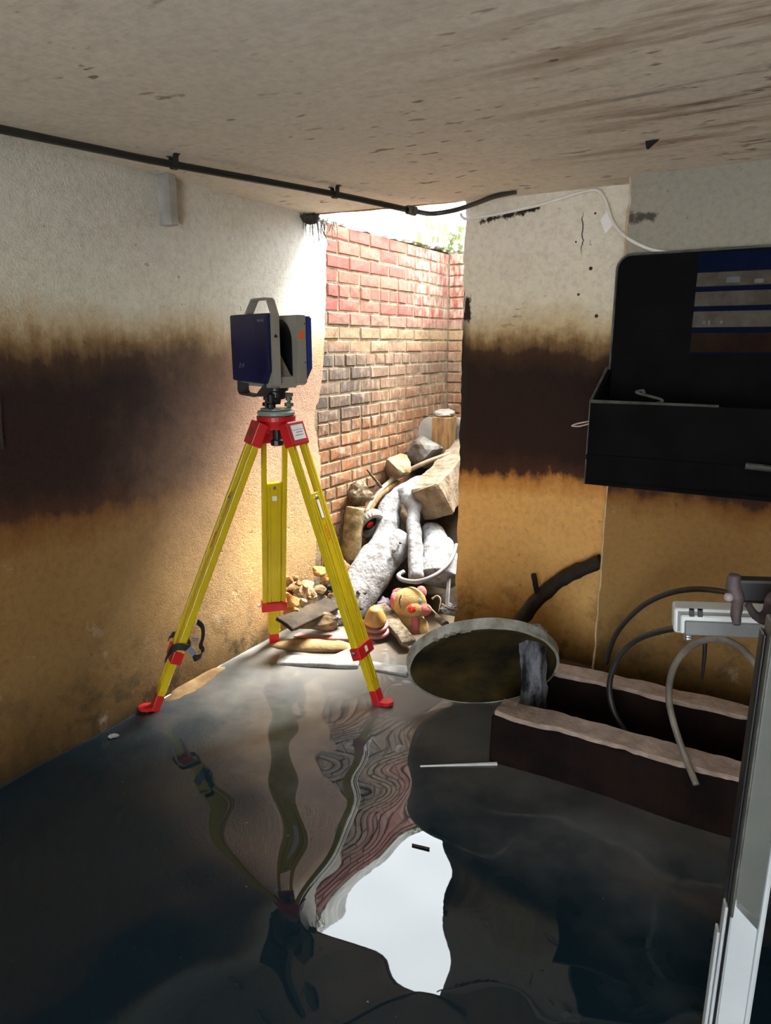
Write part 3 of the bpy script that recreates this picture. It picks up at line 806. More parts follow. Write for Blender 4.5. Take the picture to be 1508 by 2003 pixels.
for i, F in enumerate(feet):
    rad = Vector((F.x - HC.x, F.y - HC.y, 0)).normalized()
    hinge = HC + rad * 0.072 + EZ * (-0.012)
    D = (F - hinge); L = D.length; D.normalize()
    W = rad.cross(EZ).normalized()
    T = D.cross(W).normalized()
    if T.dot(rad) < 0: T = -T
    legs.append((hinge, D, W, T, L, rad))
    # hinge bracket
    bm = bmesh.new()
    rbox(bm, hinge, W, T, D, -0.062, 0.062, -0.022, 0.024, -0.012, 0.088, 0.006, 2)
    rbox(bm, hinge, W, T, D, -0.03, 0.03, -0.045, 0.012, -0.03, 0.02, 0.006, 1)
    br = fin('hinge_bracket', bm, M_RED, tri)
    leg = None
    bm = bmesh.new()
    for s in (-1, 1):
        a, b = (0.034, 0.057) if s > 0 else (-0.057, -0.034)
        rbox(bm, hinge, W, T, D, a, b, -0.015, 0.015, 0.085, 0.795 * L, 0.004, 2)
        fbox(bm, hinge, W, T, D, a + 0.006, b - 0.006, -0.0165, 0.0165, 0.10, 0.79 * L)
    leg = fin('leg', bm, M_YEL, tri)
    bm = bmesh.new()
    rbox(bm, hinge, W, T, D, -0.0335, 0.0335, -0.011, 0.011, 0.235 * L, 0.80 * L, 0.003, 1)
    for c in (-0.022, 0.022):
        rbox(bm, hinge, W, T, D, c - 0.006, c + 0.006, -0.0145, 0.0145, 0.25 * L, 0.80 * L, 0.002, 1)
    rbox(bm, hinge, W, T, D, -0.03, 0.03, -0.015, 0.015, 0.79 * L, 0.925 * L, 0.004, 1)
    for c in (-0.015, 0.015):
        rbox(bm, hinge, W, T, D, c - 0.005, c + 0.005, -0.018, 0.018, 0.79 * L, 0.905 * L, 0.002, 1)
    # tapered shoe
    o1 = hinge + D * 0.92 * L; o2 = hinge + D * 0.945 * L
    hexa(bm, [o1 + W * a * 0.03 + T * b * 0.015 for a, b in ((-1, -1), (1, -1), (1, 1), (-1, 1))] + [o2 + W * a * 0.022 + T * b * 0.014 for a, b in ((-1, -1), (1, -1), (1, 1), (-1, 1))])
    fin('sliding_bar', bm, M_YEL, leg)
    bm = bmesh.new()
    rbox(bm, hinge, W, T, D, -0.062, 0.062, -0.022, 0.022, 0.775 * L, 0.818 * L, 0.004, 2)
    co = fin('clamp_collar', bm, M_RED, leg)
    bm = bmesh.new()
    sgn = 1 if i != 1 else (1 if W.x < 0 else -1)
    cyl(bm, hinge + D * 0.79 * L + W * sgn * 0.060, W * sgn, 0.005, 0.005, 0.016, 10)
    cyl(bm, hinge + D * 0.79 * L + W * sgn * 0.074, W * sgn, 0.010, 0.008, 0.008, 10)
    fin('clamp_screw', bm, M_BOLT, leg)
    bm = bmesh.new()
    rbox(bm, hinge, W, T, D, -0.024, 0.024, -0.017, 0.017, 0.942 * L, 1.0 * L, 0.005, 2)
    cyl(bm, hinge + D * 0.998 * L, D, 0.012, 0.003, 0.06, 12)
    # foot pedal pointing outwards
    f0 = hinge + D * (0.99 * L)
    ped = []
    for k in range(9):
        a = math.pi * k / 8 - math.pi / 2
        ped.append((0.035 + 0.033 * math.cos(a), 0.026 * math.sin(a)))
    ped = [(-0.01, -0.02)] + ped + [(-0.01, 0.02)]
    if i != 1:
        lo = [bm.verts.new(f0 + rad * x + W * y + EZ * (-0.008 + 0.14 * x)) for x, y in ped]
        hi = [bm.verts.new(f0 + rad * x + W * y + EZ * (0.010 + 0.10 * x)) for x, y in ped]
        bm.faces.new(lo); bm.faces.new(hi)
        for k in range(len(ped)):
            j = (k + 1) % len(ped); bm.faces.new((lo[k], lo[j], hi[j], hi[k]))
    fin('foot', bm, M_RED, leg)
    # bolt at the top of the sliding bar
    bm = bmesh.new(); fs = -1 if i == 1 else 1
    lathe(bm, hinge + D * (0.235 * L + 0.022) + T * fs * 0.010, T * fs, [(0.008, 0), (0.008, 0.005), (0.005, 0.008)], 10)
    fin('bolt', bm, M_BOLT, leg)
# stickers and lettering
h, D, W, T, L, rad = legs[2]
bm = bmesh.new(); fbox(bm, h, W, T, D, -0.045, 0.045, 0.0243, 0.0250, 0.004, 0.066)
fin('label_sticker', bm, M_PAPER, tri)
bm = bmesh.new(); fbox(bm, h, W, T, D, -0.042, 0.042, 0.0251, 0.0254, 0.024, 0.026); fbox(bm, h, W, T, D, -0.03, 0.02, 0.0251, 0.0254, 0.034, 0.037); fbox(bm, h, W, T, D, -0.03, 0.03, 0.0251, 0.0254, 0.046, 0.049)
fin('label_print', bm, M_TEXTG, tri)
bm = bmesh.new(); fbox(bm, h, W, T, D, -0.011, 0.011, 0.0222, 0.0228, 0.785 * L, 0.805 * L)
fin('clamp_sticker', bm, M_PAPER, tri)
bm = bmesh.new(); fbox(bm, h, W, T, D, -0.008, 0.010, 0.0145, 0.0155, 0.262 * L, 0.325 * L)
fin('white_sticker', bm, M_PAPER, tri)
text('brand_lettering', 'Leica', 0.034, h + D * (0.375 * L) + T * 0.0153 + W * 0.004, D, T.cross(D), M_TEXTR, tri)
h, D, W, T, L, rad = legs[0]
bm = bmesh.new(); fbox(bm, h, W, T, D, -0.016, 0.016, 0.0243, 0.0248, 0.02, 0.055)
fin('grey_sticker', bm, mat('dull_red_sticker', (0.20, 0.10, 0.09), (0.17, 0.08, 0.07), 0.6), tri)
text('brand_lettering', 'Leica', 0.034, h + D * (0.40 * L) + T * 0.0153, D, T.cross(D), M_TEXTR, tri)
h, D, W, T, L, rad = legs[1]
bm = bmesh.new(); fbox(bm, h, W, T, D, -0.011, 0.011, -0.0155, -0.0145, 0.285 * L, 0.305 * L)
fin('white_sticker', bm, M_PAPER, tri)
# carrying strap round the left leg
h, D, W, T, L, rad = legs[0]
bm = bmesh.new()
c0 = h + D * 0.765 * L
sd = (UU * 0.2 - EZ).normalized()
loop = [c0 + W * (-0.02) + T * 0.035 + D * 0.075, c0 + T * 0.036 + W * -0.05 + D * 0.02, c0 + T * 0.02 - W * 0.066 - D * 0.01, c0 - T * 0.03 - W * 0.066 - D * 0.018, c0 - T * 0.034 - W * 0.01 - D * 0.02,
        c0 - T * 0.036 + W * 0.03 - D * 0.022, c0 - T * 0.03 + W * 0.068 - D * 0.02, c0 + T * 0.02 + W * 0.07 - D * 0.01, c0 + T * 0.036 + W * 0.04]
ribbon(bm, loop, D, 0.028, 0.003, 5)
fin('strap', bm, M_STRAP, tri)
bm = bmesh.new()
q0 = c0 - T * 0.036 - W * 0.03
ribbon(bm, [at(386, 1216, 2.78), at(396, 1226, 2.77), at(397, 1245, 2.76), at(393, 1262, 2.76), at(396, 1272, 2.76), at(388, 1284, 2.765), at(378, 1288, 2.78)], (D + W * 0.5).normalized(), 0.026, 0.003, 4)
fin('strap_tail', bm, M_STRAP, tri)
bm = bmesh.new()
ribbon(bm, [at(369, 1268, 2.77), at(381, 1280, 2.775)], D, 0.026, 0.003, 0)
ribbon(bm, [at(376, 1252, 2.76), at(388, 1250, 2.76)], D, 0.012, 0.004, 0)
fin('strap_buckle', bm, mat('grey_strap_lining', (0.16, 0.16, 0.22), (0.12, 0.12, 0.17), 0.6), tri)

# ------------------------------------------------------------------ laser scanner on the tripod
SX = Vector((0.743, 0.669, 0)).normalized()     # from the near-left cover to the far-right cover
SY = Vector((0.669, -0.743, 0)).normalized()    # towards the camera's right
SO = Vector((HC.x + 0.0, HC.y - 0.0, 1.347))
scn = root('laser_scanner', (SO.x, SO.y, 1.24), 'navy and grey survey laser scanner mounted on the yellow tripod', 'scanner')
def profile_plate(bm, prof, x0, x1, o=SO, bev=0.0):
    """prof: outline in (SY, Z); extruded along SX from x0 to x1"""
    t = bmesh.new()
    a = [t.verts.new(o + SX * x0 + SY * y + EZ * z) for y, z in prof]
    b = [t.verts.new(o + SX * x1 + SY * y + EZ * z) for y, z in prof]
    t.faces.new(a); t.faces.new(b[::-1])
    for k in range(len(prof)):
        j = (k + 1) % len(prof); t.faces.new((a[k], b[k], b[j], a[j]))
    bmesh.ops.recalc_face_normals(t, faces=t.faces)
    if bev: bmesh.ops.bevel(t, geom=list(t.edges), offset=bev, segments=2, affect='EDGES')
    me = bpy.data.meshes.new('t'); t.to_mesh(me); t.free(); bm.from_mesh(me); bpy.data.meshes.remove(me)
HB, HD = 0.272, 0.138
# near tower: grey frame and navy cover
bm = bmesh.new()
profile_plate(bm, [(-HD, 0.01), (HD - 0.03, -0.012), (HD, 0.0), (HD, HB), (HD - 0.01, HB), (-HD, HB)], -0.098, -0.058, bev=0.003)
f_near = fin('near_frame', bm, M_GREY, scn)
bm = bmesh.new()
profile_plate(bm, [(-HD - 0.004, 0.012), (HD - 0.032, 0.004), (HD - 0.002, 0.055), (HD + 0.0, HB - 0.002), (-HD - 0.004, HB - 0.002)], -0.114, -0.097, bev=0.004)
c_near = fin('near_cover', bm, M_NAVY, scn)
bm = bmesh.new()
profile_plate(bm, [(0.045, 0.16), (HD - 0.012, 0.16), (HD - 0.012, HB - 0.012), (0.045, HB - 0.012)], -0.1152, -0.1138)
profile_plate(bm, [(0.045, 0.02), (HD - 0.05, 0.02), (HD - 0.012, 0.07), (HD - 0.012, 0.16), (0.045, 0.16)], -0.1152, -0.1138)
fin('cover_panel', bm, mat('deep_navy_panel', (0.006, 0.008, 0.042), (0.005, 0.007, 0.035), 0.3), c_near)
text('maker_lettering', 'Z+F', 0.026, SO + SX * -0.1146 + SY * -0.062 + EZ * 0.072, SY, EZ, M_TEXTG, c_near)
text('model_lettering', 'IMAGER', 0.013, SO + SX * -0.1156 + SY * 0.092 + EZ * 0.244, SY, EZ, M_TEXTG, c_near)
# far tower
bm = bmesh.new()
profile_plate(bm, [(-HD, 0.0), (HD - 0.02, -0.005), (HD, 0.006), (HD, HB - 0.004), (-HD, HB - 0.004)], 0.022, 0.066, bev=0.003)
f_far = fin('far_frame', bm, M_GREY, scn)
bm = bmesh.new()
profile_plate(bm, [(-HD, 0.01), (HD - 0.045, 0.008), (HD - 0.004, 0.06), (HD - 0.004, HB - 0.008), (-HD, HB - 0.008)], 0.065, 0.098, bev=0.006)
c_far = fin('far_cover', bm, M_NAVY_LIT, scn)
bm = bmesh.new(); fbox(bm, SO, SX, SY, EZ, 0.030, 0.052, HD, HD + 0.0008, 0.176, 0.206)
fin('warning_sticker', bm, M_ORANGE, f_far)
for x_, z_ in ((0.058, 0.235), (0.058, 0.085)):
    bm = bmesh.new()
    cyl(bm, SO + SX * x_ + SY * HD + EZ * z_, SY, 0.003, 0.003, 0.001, 8)
    fin('screw_head', bm, M_BLACK, f_far)
bm = bmesh.new()
cyl(bm, SO + SX * -0.078 + SY * HD + EZ * 0.188, SY, 0.005, 0.004, 0.002, 12)
fbox(bm, SO, SX, SY, EZ, -0.085, -0.071, HD, HD + 0.001, 0.181, 0.186)
fin('strap_lug', bm, M_BLACK, f_near)
# gap between the towers: black throat, sloping shroud, rotor with mirror, floor
bm = bmesh.new()
arch = [(-0.08, 0.012), (0.10, 0.012)] + [(0.01 + 0.09 * math.cos(a), 0.165 + 0.09 * math.sin(a)) for a in [math.pi * k / 14 for k in range(15)]]
profile_plate(bm, arch, 0.0185, 0.0225)
fin('black_throat', bm, M_BLACK, scn)
bm = bmesh.new()
profile_plate(bm, [(-HD, -0.012), (HD - 0.012, -0.012), (HD - 0.02, 0.03), (0.0, 0.05), (-HD, 0.04)], -0.058, 0.022, bev=0.002)
fin('body_floor', bm, M_GREY, scn)
bm = bmesh.new()
hexa(bm, [SO + SX * x + SY * y + EZ * z for x, y, z in ((-0.058, 0.10, 0.02), (0.020, 0.10, 0.02), (0.020, 0.04, 0.02), (-0.058, 0.04, 0.02), (-0.058, 0.085, 0.165), (-0.052, 0.085, 0.165), (-0.052, 0.05, 0.165), (-0.058, 0.05, 0.165))])
fin('sloping_shroud', bm, mat('brownish_shroud', (0.20, 0.17, 0.145), (0.16, 0.135, 0.115), 0.5), scn)
bm = bmesh.new()
cyl(bm, SO + SX * -0.058 + EZ * 0.19, SX, 0.058, 0.05, 0.05, 32)
fin('rotor', bm, M_BLACK, scn)
bm = bmesh.new()
tube(bm, [SO + SX * -0.052 + SY * 0.058 + EZ * 0.235, SO + SX * -0.035 + SY * 0.066 + EZ * 0.16], [0.016, 0.010], n=10, smooth=0, flat=0.4)
fin('mirror', bm, M_MIRROR, scn)
bm = bmesh.new()
bmesh.ops.create_uvsphere(bm, u_segments=16, v_segments=10, radius=0.013)
bmesh.ops.translate(bm, verts=bm.verts, vec=SO + SX * -0.046 + SY * 0.075 + EZ * 0.250)
fin('rotor_cap', bm, M_WHITEP, scn, True)
bm = bmesh.new()
profile_plate(bm, [(-HD + 0.01, 0.03), (-HD + 0.03, 0.03), (-HD + 0.03, 0.24), (-HD + 0.01, 0.24)], -0.058, 0.022)
fin('rear_wall', bm, M_DGREY, scn)
# handles
bm = bmesh.new()
ribbon(bm, [SO + SX * -0.078 + SY * y + EZ * z for y, z in ((-0.055, HB - 0.004), (-0.006, HB + 0.050), (0.004, HB + 0.054), (0.098, HB + 0.054), (0.108, HB + 0.049), (HD - 0.004, HB - 0.004))], SX, 0.034, 0.0075, 0)
fin('carry_handle', bm, M_GREY, scn)
bm = bmesh.new()
ribbon(bm, [SO + SX * -0.085 + SY * y + EZ * z for y, z in ((-0.108, 0.012), (-0.110, -0.028), (-0.100, -0.040), (-0.085, -0.043), (0.015, -0.046), (0.030, -0.043), (0.09, 0.0))], SX, 0.050, 0.008, 0)
fin('lower_handle', bm, M_DGREY, scn)
# tribrach
bm = bmesh.new()
lathe(bm, Vector((SO.x, SO.y, 1.283)), EZ, [(0.038, 0), (0.042, 0.008), (0.042, 0.03), (0.055, 0.036), (0.055, 0.05), (0.045, 0.056)], 32)
lathe(bm, Vector((SO.x, SO.y, 1.262)), EZ, [(0.02, 0), (0.024, 0.022)], 20)
tb = fin('tribrach', bm, M_BLACK, scn)
bm = bmesh.new()
lathe(bm, Vector((SO.x, SO.y, 1.2375)), EZ, [(0.060, 0), (0.064, 0.003), (0.064, 0.008), (0.03, 0.010)], 36)
fin('base_plate', bm, M_PLATE, tb)
for k, a in enumerate((-1.75, 0.35, 2.44)):
    bm = bmesh.new()
    c = Vector((SO.x + 0.056 * math.cos(a), SO.y + 0.056 * math.sin(a), 1.242))
    lathe(bm, c, EZ, [(0.009, 0), (0.009, 0.008), (0.019, 0.010), (0.019, 0.024), (0.008, 0.026), (0.008, 0.034), (0.014, 0.035), (0.014, 0.062), (0.008, 0.066)], 14)
    fin('levelling_screw', bm, M_BLACK if k != 1 else mat('dull_green_metal', (0.13, 0.15, 0.10), (0.09, 0.10, 0.07), 0.4), tb)
bm = bmesh.new()
c = Vector((SO.x, SO.y, 1.302)) + SX * 0.02 + SY * 0.045
cyl(bm, c, (SX + SY * 0.4), 0.009, 0.008, 0.03, 12)
fin('locking_knob', bm, M_BOLT, tb)

# ------------------------------------------------------------------ rubble slope in the light well
bm = bmesh.new()
nu, nvv = 74, 34
grid = []
for i in range(nu + 1):
    row = []
    for j in range(nvv + 1):
        U = 2.55 + (WELL_FAR - 2.55) * i / nu
        V = VL - 0.01 + (-0.9 - VL) * j / nvv
        z = (U - 3.2) * 0.75 - 0.14
        if U < 3.25: z = -0.10 + (U - 2.55) * 0.02
        hz = 0.17 * math.exp(-((U - 3.0) / 0.26) ** 2) * max(0.0, 1 - (V - VL) / 0.26)
        z = max(z, -0.09 + hz)
        z = min(z, 0.90)
        z += 0.05 * mnoise.noise(Vector((U * 6, V * 6, 0))) + 0.025 * mnoise.noise(Vector((U * 17, V * 17, 4)))
        row.append(bm.verts.new(hw(U, V, z)))
    grid.append(row)
for i in range(nu):
    for j in range(nvv):
        bm.faces.new((grid[i][j], grid[i + 1][j], grid[i + 1][j + 1], grid[i][j + 1]))
hp = fin('rubble_bank', bm, M_MUD, None, True); hp['kind'] = 'stuff'; tag(hp, 'dark muddy bank of spoil under the stones and logs in the light well', 'mud bank')

def dirZ(a): return Matrix.Rotation(a, 3, 'Z')
def stone(pos, size, seed, m, label, name='stone', cat='stone', cuts=7, rough=0.12, rot=None, group=None, sub=3):
    o = fin(name, rock_bm(pos, size, seed, cuts, rough, rot, sub), m)
    return tag(o, label, cat, group)
# large pieces
stone(pile(833, 882, 0.02), (0.17, 0.14, 0.115), 3, M_STONE_G, 'large grey boulder topping the rubble below the upright timber', 'boulder', 'boulder', 8, 0.10)
stone(pile(776, 912, 0.02), (0.105, 0.09, 0.10), 9, M_STONE, 'tan broken stone against the brick wall, left of the large grey boulder', cuts=9)
stone(pile(708, 966, 0.0), (0.085, 0.09, 0.085), 15, M_STONE_D, 'dark crusted stone lying by the brick wall above the mossy column', cuts=5, rough=0.26)
stone(pile(776, 955, 0.0), (0.09, 0.08, 0.045), 17, M_STONE_G, 'flat grey stone under the tan hose above the forked log')
stone(pile(754, 985, 0.06), (0.045, 0.04, 0.05), 19, M_STONE_G, 'small grey stone beside the stick at the top of the forked log')
stone(pile(819, 1035, 0.02), (0.05, 0.05, 0.03), 21, M_STONE_D, 'small mossy stone wedged between the forked log branches')
# squared block at right
p1, p2 = pile(842, 985, 0.26), pile(905, 905, 0.02)
tag(fin('dressed_block', rough_box(p1, p2 + (p2 - p1) * 0.3, 0.20, 0.22, Vector((-0.45, -0.25, 0.8)), 8, 0.016, 3.0, 0.012), mat('brown_dressed_stone', (0.27, 0.205, 0.135), (0.10, 0.07, 0.04), 0.92, 14, 0.8, 40, spread=(0.3, 0.7))), 'long squared tan stone block resting beside the doorway jamb', 'block')
# upright timber with a stone cap, and a rounded sheet behind it
pb = pile(868, 872, 0.03)
tag(fin('upright_timber', rough_box(pb - EZ * 0.15, pb + EZ * 0.20, 0.13, 0.12, UU, 6, 0.004, 1.0, 0.005), M_WOODO), 'upright orange timber stump at the top of the rubble', 'timber')
stone(pb + EZ * 0.222, (0.075, 0.065, 0.032), 33, M_STONE_G, 'flat grey stone capping the upright orange timber', cuts=3)
bm = bmesh.new()
c = pile(838, 850, -0.05)
ou = [(0.085 * math.cos(a), 0.12 * math.sin(a)) for a in [math.pi * k / 12 for k in range(13)]] + [(-0.085, -0.15), (0.085, -0.15)]
a = [bm.verts.new(c + VV * x + EZ * z) for x, z in ou]; b = [bm.verts.new(c + VV * x + EZ * z + UU * 0.012) for x, z in ou]
bm.faces.new(a); bm.faces.new(b[::-1])
for k in range(len(ou)):
    j = (k + 1) % len(ou); bm.faces.new((a[k], b[k], b[j], a[j]))
tag(fin('rounded_sheet', bm, mat('grey_slate', (0.38, 0.34, 0.30), (0.28, 0.25, 0.22), 0.7, 8)), 'grey round-topped slate sheet behind the big boulder', 'slate')
bm = bmesh.new()
q = pile(897, 850, -0.03)
tube(bm, [q - EZ * 0.15, q + EZ * 0.08, q + EZ * 0.12], [0.035, 0.035, 0.02], n=10)
tag(fin('pale_sack', bm, M_STONE_G, None, True), 'pale grey lump wedged between the upright timber and the jamb', 'lump')
# mossy column by the brick wall
bm = bmesh.new()
tube(bm, [pile(687, 1086, 0.0) - EZ * 0.02, pile(690, 1040, 0.02), pile(696, 992, 0.05) + EZ * 0.0], [0.055, 0.058, 0.055], n=12, rough=0.010, freq=22, seed=3)
tag(fin('mossy_log', bm, mat('mossy_stump', (0.34, 0.25, 0.12), (0.10, 0.07, 0.025), 0.9, 16, 0.6, 50), None, True), 'short mossy brown log standing by the brick wall', 'log')
# forked log
fk = root('forked_log', pile(720, 1150, 0.1), 'big bleached forked tree trunk lying down the rubble to the water', 'log')
bm = bmesh.new()
tube(bm, [pile(655, 1222, 0.12), pile(690, 1170, 0.16), pile(735, 1105, 0.17), pile(752, 1075, 0.17), pile(757, 1040, 0.17), pile(766, 1000, 0.17), pile(800, 970, 0.16), pile(850, 945, 0.14), pile(885, 925, 0.05)],
     [0.10, 0.118, 0.122, 0.115, 0.085, 0.08, 0.095, 0.09, 0.07, 0.06], n=18, rough=0.016, freq=9, seed=1)
fin('trunk', bm, M_BARK, fk, True)
bm = bmesh.new()
tube(bm, [pile(752, 1098, 0.14), pile(774, 1072, 0.17), pile(790, 1052, 0.17)], [0.09, 0.088, 0.07], n=14, rough=0.016, freq=12, seed=4)
fin('branch_stub', bm, M_BARK, fk, True)
bm = bmesh.new()
tube(bm, [pile(798, 968, 0.20), pile(808, 990, 0.22), pile(808, 1010, 0.22), pile(812, 1060, 0.22), pile(815, 1135, 0.20)], [0.085, 0.075, 0.045, 0.042, 0.045, 0.044], n=14, rough=0.008, freq=14, seed=6)
fin('branch', bm, M_BARK, fk, True)
r = random.Random(3)
for u_, v_, s_ in ((701, 1118, .022), (697, 1138, .026), (708, 1145, .016), (700, 1158, .022), (714, 1160, .014), (706, 1190, .02), (690, 1135, .02), (770, 1078, .016), (783, 1062, .012)):
    fin('rot_patch', rock_bm(pile(u_, v_, 0.275, 0.19), (s_, s_ * 0.8, s_ * 0.6), int(u_ + v_), 3, 0.4, sub=2), M_BARK_D, fk)
bm = bmesh.new()
t_ = [pile(788, 985, 0.25), pile(792, 1005, 0.24), pile(800, 1022, 0.21), pile(818, 1036, 0.15)]
tube(bm, t_, [0.018, 0.03, 0.03, 0.015], n=8, rough=0.012, freq=22)
fin('torn_bark', bm, M_ROT, fk, True)
# pale broken slab at the right
bm = bmesh.new()
tube(bm, [pile(842, 1030, 0.03), pile(853, 1060, 0.08), pile(862, 1100, 0.11), pile(858, 1132, 0.12)], [0.055, 0.085, 0.115, 0.12], n=16, rough=0.018, freq=12, flat=0.7, seed=8)
tag(fin('broken_log', bm, M_BARK, None, True), 'short pale log with flaking bark, right of the forked trunk', 'log')
# tyre
ty = pile(722, 1024, 0.20, 0.10)
tyre = root('small_tyre', ty, 'small dusty toy-wagon tyre with ribbed tread leaning on the forked log', 'tyre')
ax = (VV * 0.80 - UU * 0.30 - EZ * 0.42).normalized()
X = ax.orthogonal().normalized(); Y = ax.cross(X)
bm = bmesh.new()
R, rr_, n1, n2 = 0.078, 0.030, 56, 12
rings = []
for i in range(n1):
    a = 2 * math.pi * i / n1; d = X * math.cos(a) + Y * math.sin(a); ring = []
    for k in range(n2):
        b = 2 * math.pi * k / n2
        o = math.cos(b) * rr_ * 0.8; h_ = math.sin(b) * rr_ * 1.15
        if abs(h_) > 0.010 and o > 0 and i % 2: o -= 0.003
        ring.append(bm.verts.new(ty + d * (R + o) + ax * h_))
    rings.append(ring)
for i in range(n1):
    for k in range(n2):
        bm.faces.new((rings[i][k], rings[(i + 1) % n1][k], rings[(i + 1) % n1][(k + 1) % n2], rings[i][(k + 1) % n2]))
fin('tread', bm, M_TYRE, tyre)
bm = bmesh.new(); lathe(bm, ty - ax * 0.012, ax, [(0.02, 0.004), (0.05, 0.004), (0.056, 0.010), (0.05, 0.016), (0.02, 0.016)], 24)
fin('wheel_disc', bm, M_BLACK, tyre)
bm = bmesh.new(); lathe(bm, ty - ax * 0.020, ax, [(0.012, 0.0), (0.024, 0.004), (0.024, 0.034), (0.012, 0.040)], 20)
fin('hub', bm, M_RED, tyre)
# tan hose and grey hose
bm = bmesh.new()
tube(bm, [pile(913, 874, 0.02), pile(878, 888, 0.16), pile(830, 906, 0.20), pile(780, 931, 0.16), pile(748, 955, 0.12), pile(726, 985, 0.08), pile(714, 1006, 0.05)], [0.015, 0.015, 0.016, 0.016, 0.015, 0.014], n=10)
tag(fin('tan_hose', bm, M_HOSET, None, True), 'tan hose curving down over the stones from the jamb', 'hose')
bm = bmesh.new()
tube(bm, [pile(778, 945, 0.10), pile(742, 968, 0.10), pile(722, 1000, 0.05)], [0.022, 0.024, 0.02], n=8)
tag(fin('bent_board', bm, M_WOODO, None, True), 'bent brown stick lying under the tan hose', 'stick')
bm = bmesh.new()
tube(bm, [pile(718, 919, 0.16), pile(735, 940, 0.15), pile(758, 968, 0.13)], [0.006, 0.009, 0.010], n=7, rough=0.003, freq=40)
tag(fin('thin_stick', bm, M_ROT, None, True), 'thin dark stick poking up by the brick wall', 'stick')
bm = bmesh.new()
tube(bm, [pile(790, 1118, 0.26), pile(779, 1126, 0.28), pile(790, 1135, 0.30), pile(820, 1137, 0.31), pile(855, 1123, 0.30), pile(880, 1098, 0.27), pile(893, 1066, 0.2)], 0.0125, n=10)
tag(fin('grey_hose', bm, mat('pale_grey_hose', (0.20, 0.20, 0.205), (0.12, 0.12, 0.12), 0.5, 9), None, True), 'pale grey hose looped above the plush toy', 'hose')
# metal strip in the dark corner at the jamb
tag(fin('metal_strip', rough_box(pile(879, 1112, 0.12), pile(874, 1190, 0.18), 0.026, 0.006, UU, 6, 0.002, 1, 0.001), mat('perforated_grey_strip', (0.16, 0.16, 0.165), (0.08, 0.08, 0.08), 0.5, 24)), 'narrow grey metal strip standing in the dark corner by the jamb', 'strip')

# plush toy
pc = pile(801, 1192, 0.18)
toy = root('plush_toy', pc - EZ * 0.1, 'faded yellow and pink plush toy with a round red nose below the grey hose', 'toy')
view = (CAM - pc).normalized()
tx = Vector((view.y, -view.x, 0)).normalized() * -1
if tx.x < 0: tx = -tx
tz = view.cross(tx).normalized()
if tz.z < 0: tz = -tz
def blob(name, c, s, m, seed=1, parent=toy, r_=0.05):
    bm = bmesh.new(); bmesh.ops.create_icosphere(bm, subdivisions=4, radius=1.0)
    for v in bm.verts:
        q = v.co * (1 + r_ * mnoise.noise(v.co * 2.2 + Vector((seed, 0, 0))))
        v.co = pc + tx * (c[0] + q.x * s[0]) + tz * (c[1] + q.y * s[1]) + view * (c[2] + q.z * s[2])
    return fin(name, bm, m, parent, True)
blob('head', (0.0, 0.035, 0.0), (0.092, 0.086, 0.06), M_PLUSHY, 1)
blob('body', (-0.005, -0.10, -0.03), (0.10, 0.10, 0.06), M_PLUSHY, 2, r_=0.15)
blob('ear', (0.062, 0.092, -0.005), (0.030, 0.036, 0.018), M_PLUSHP, 3)
blob('ear', (-0.055, 0.088, -0.01), (0.04, 0.028, 0.018), M_PLUSHP, 4)
blob('cheek', (0.075, 0.0, 0.02), (0.045, 0.035, 0.035), M_PLUSHP, 5)
blob('cheek', (-0.082, 0.045, 0.0), (0.024, 0.05, 0.03), M_PLUSHP, 6)
blob('muzzle', (0.02, 0.0, 0.04), (0.05, 0.04, 0.028), M_PLUSHY, 7)
blob('nose', (0.012, 0.002, 0.07), (0.023, 0.022, 0.018), M_NOSE, 8, r_=0.0)
bm = bmesh.new(); tube(bm, [pc + tx * x + tz * y + view * z for x, y, z in ((-0.045, 0.075, 0.054), (-0.056, 0.04, 0.052), (-0.045, 0.005, 0.058))], 0.003, n=5)
fin('stitching', bm, M_BLACK, toy)
blob('eye', (0.055, 0.045, 0.046), (0.011, 0.014, 0.008), mat('teal_felt', (0.12, 0.35, 0.28), (0.1, 0.3, 0.24), 0.8), 9, r_=0.0)
blob('scarf', (0.03, -0.08, 0.03), (0.022, 0.06, 0.015), M_PLUSHP, 10)
blob('foot', (0.07, -0.10, 0.0), (0.035, 0.055, 0.04), M_PLUSHY, 11)
# purplish cloth
bm = rock_bm(pile(748, 1180, 0.06), (0.05, 0.04, 0.035), 71, 4, 0.3)
tag(fin('purple_rag', bm, mat('purple_rag', (0.15, 0.11, 0.15), (0.08, 0.06, 0.08), 0.9), None, True), 'crumpled purple rag left of the plush toy', 'rag')
# grey board in front of the toy
tag(fin('rough_board', rough_box(pile(742, 1185, 0.14), pile(800, 1258, 0.30), 0.075, 0.03, Vector((0.3, -0.9, 0.5)), 10, 0.005, 5, 0.003), M_GREYW), 'short rough grey board leaning down behind the round lid', 'board')
# yellow bottle with pink rings
bc = pile(734, 1208, 0.36)
bot = root('yellow_bottle', bc, 'yellow plastic tub lid on pink rings at the foot of the forked log', 'tub')
axb = (EZ + VV * 0.12 - UU * 0.25).normalized()
bm = bmesh.new(); lathe(bm, bc - axb * 0.03, axb, [(0.052, 0), (0.060, 0.01), (0.056, 0.03), (0.045, 0.055), (0.03, 0.085), (0.02, 0.092)], 26)
fin('cap', bm, M_YELP, bot, True)
for k, (rr2, hh) in enumerate(((0.07, -0.055), (0.082, -0.085))):
    bm = bmesh.new(); lathe(bm, bc + axb * hh, axb, [(rr2 - 0.008, 0), (rr2, 0.006), (rr2, 0.016), (rr2 - 0.008, 0.022)], 28)
    fin('ring', bm, mat('dusky_pink_plastic', (0.30, 0.11, 0.10), (0.2, 0.07, 0.065), 0.5), bot, True)
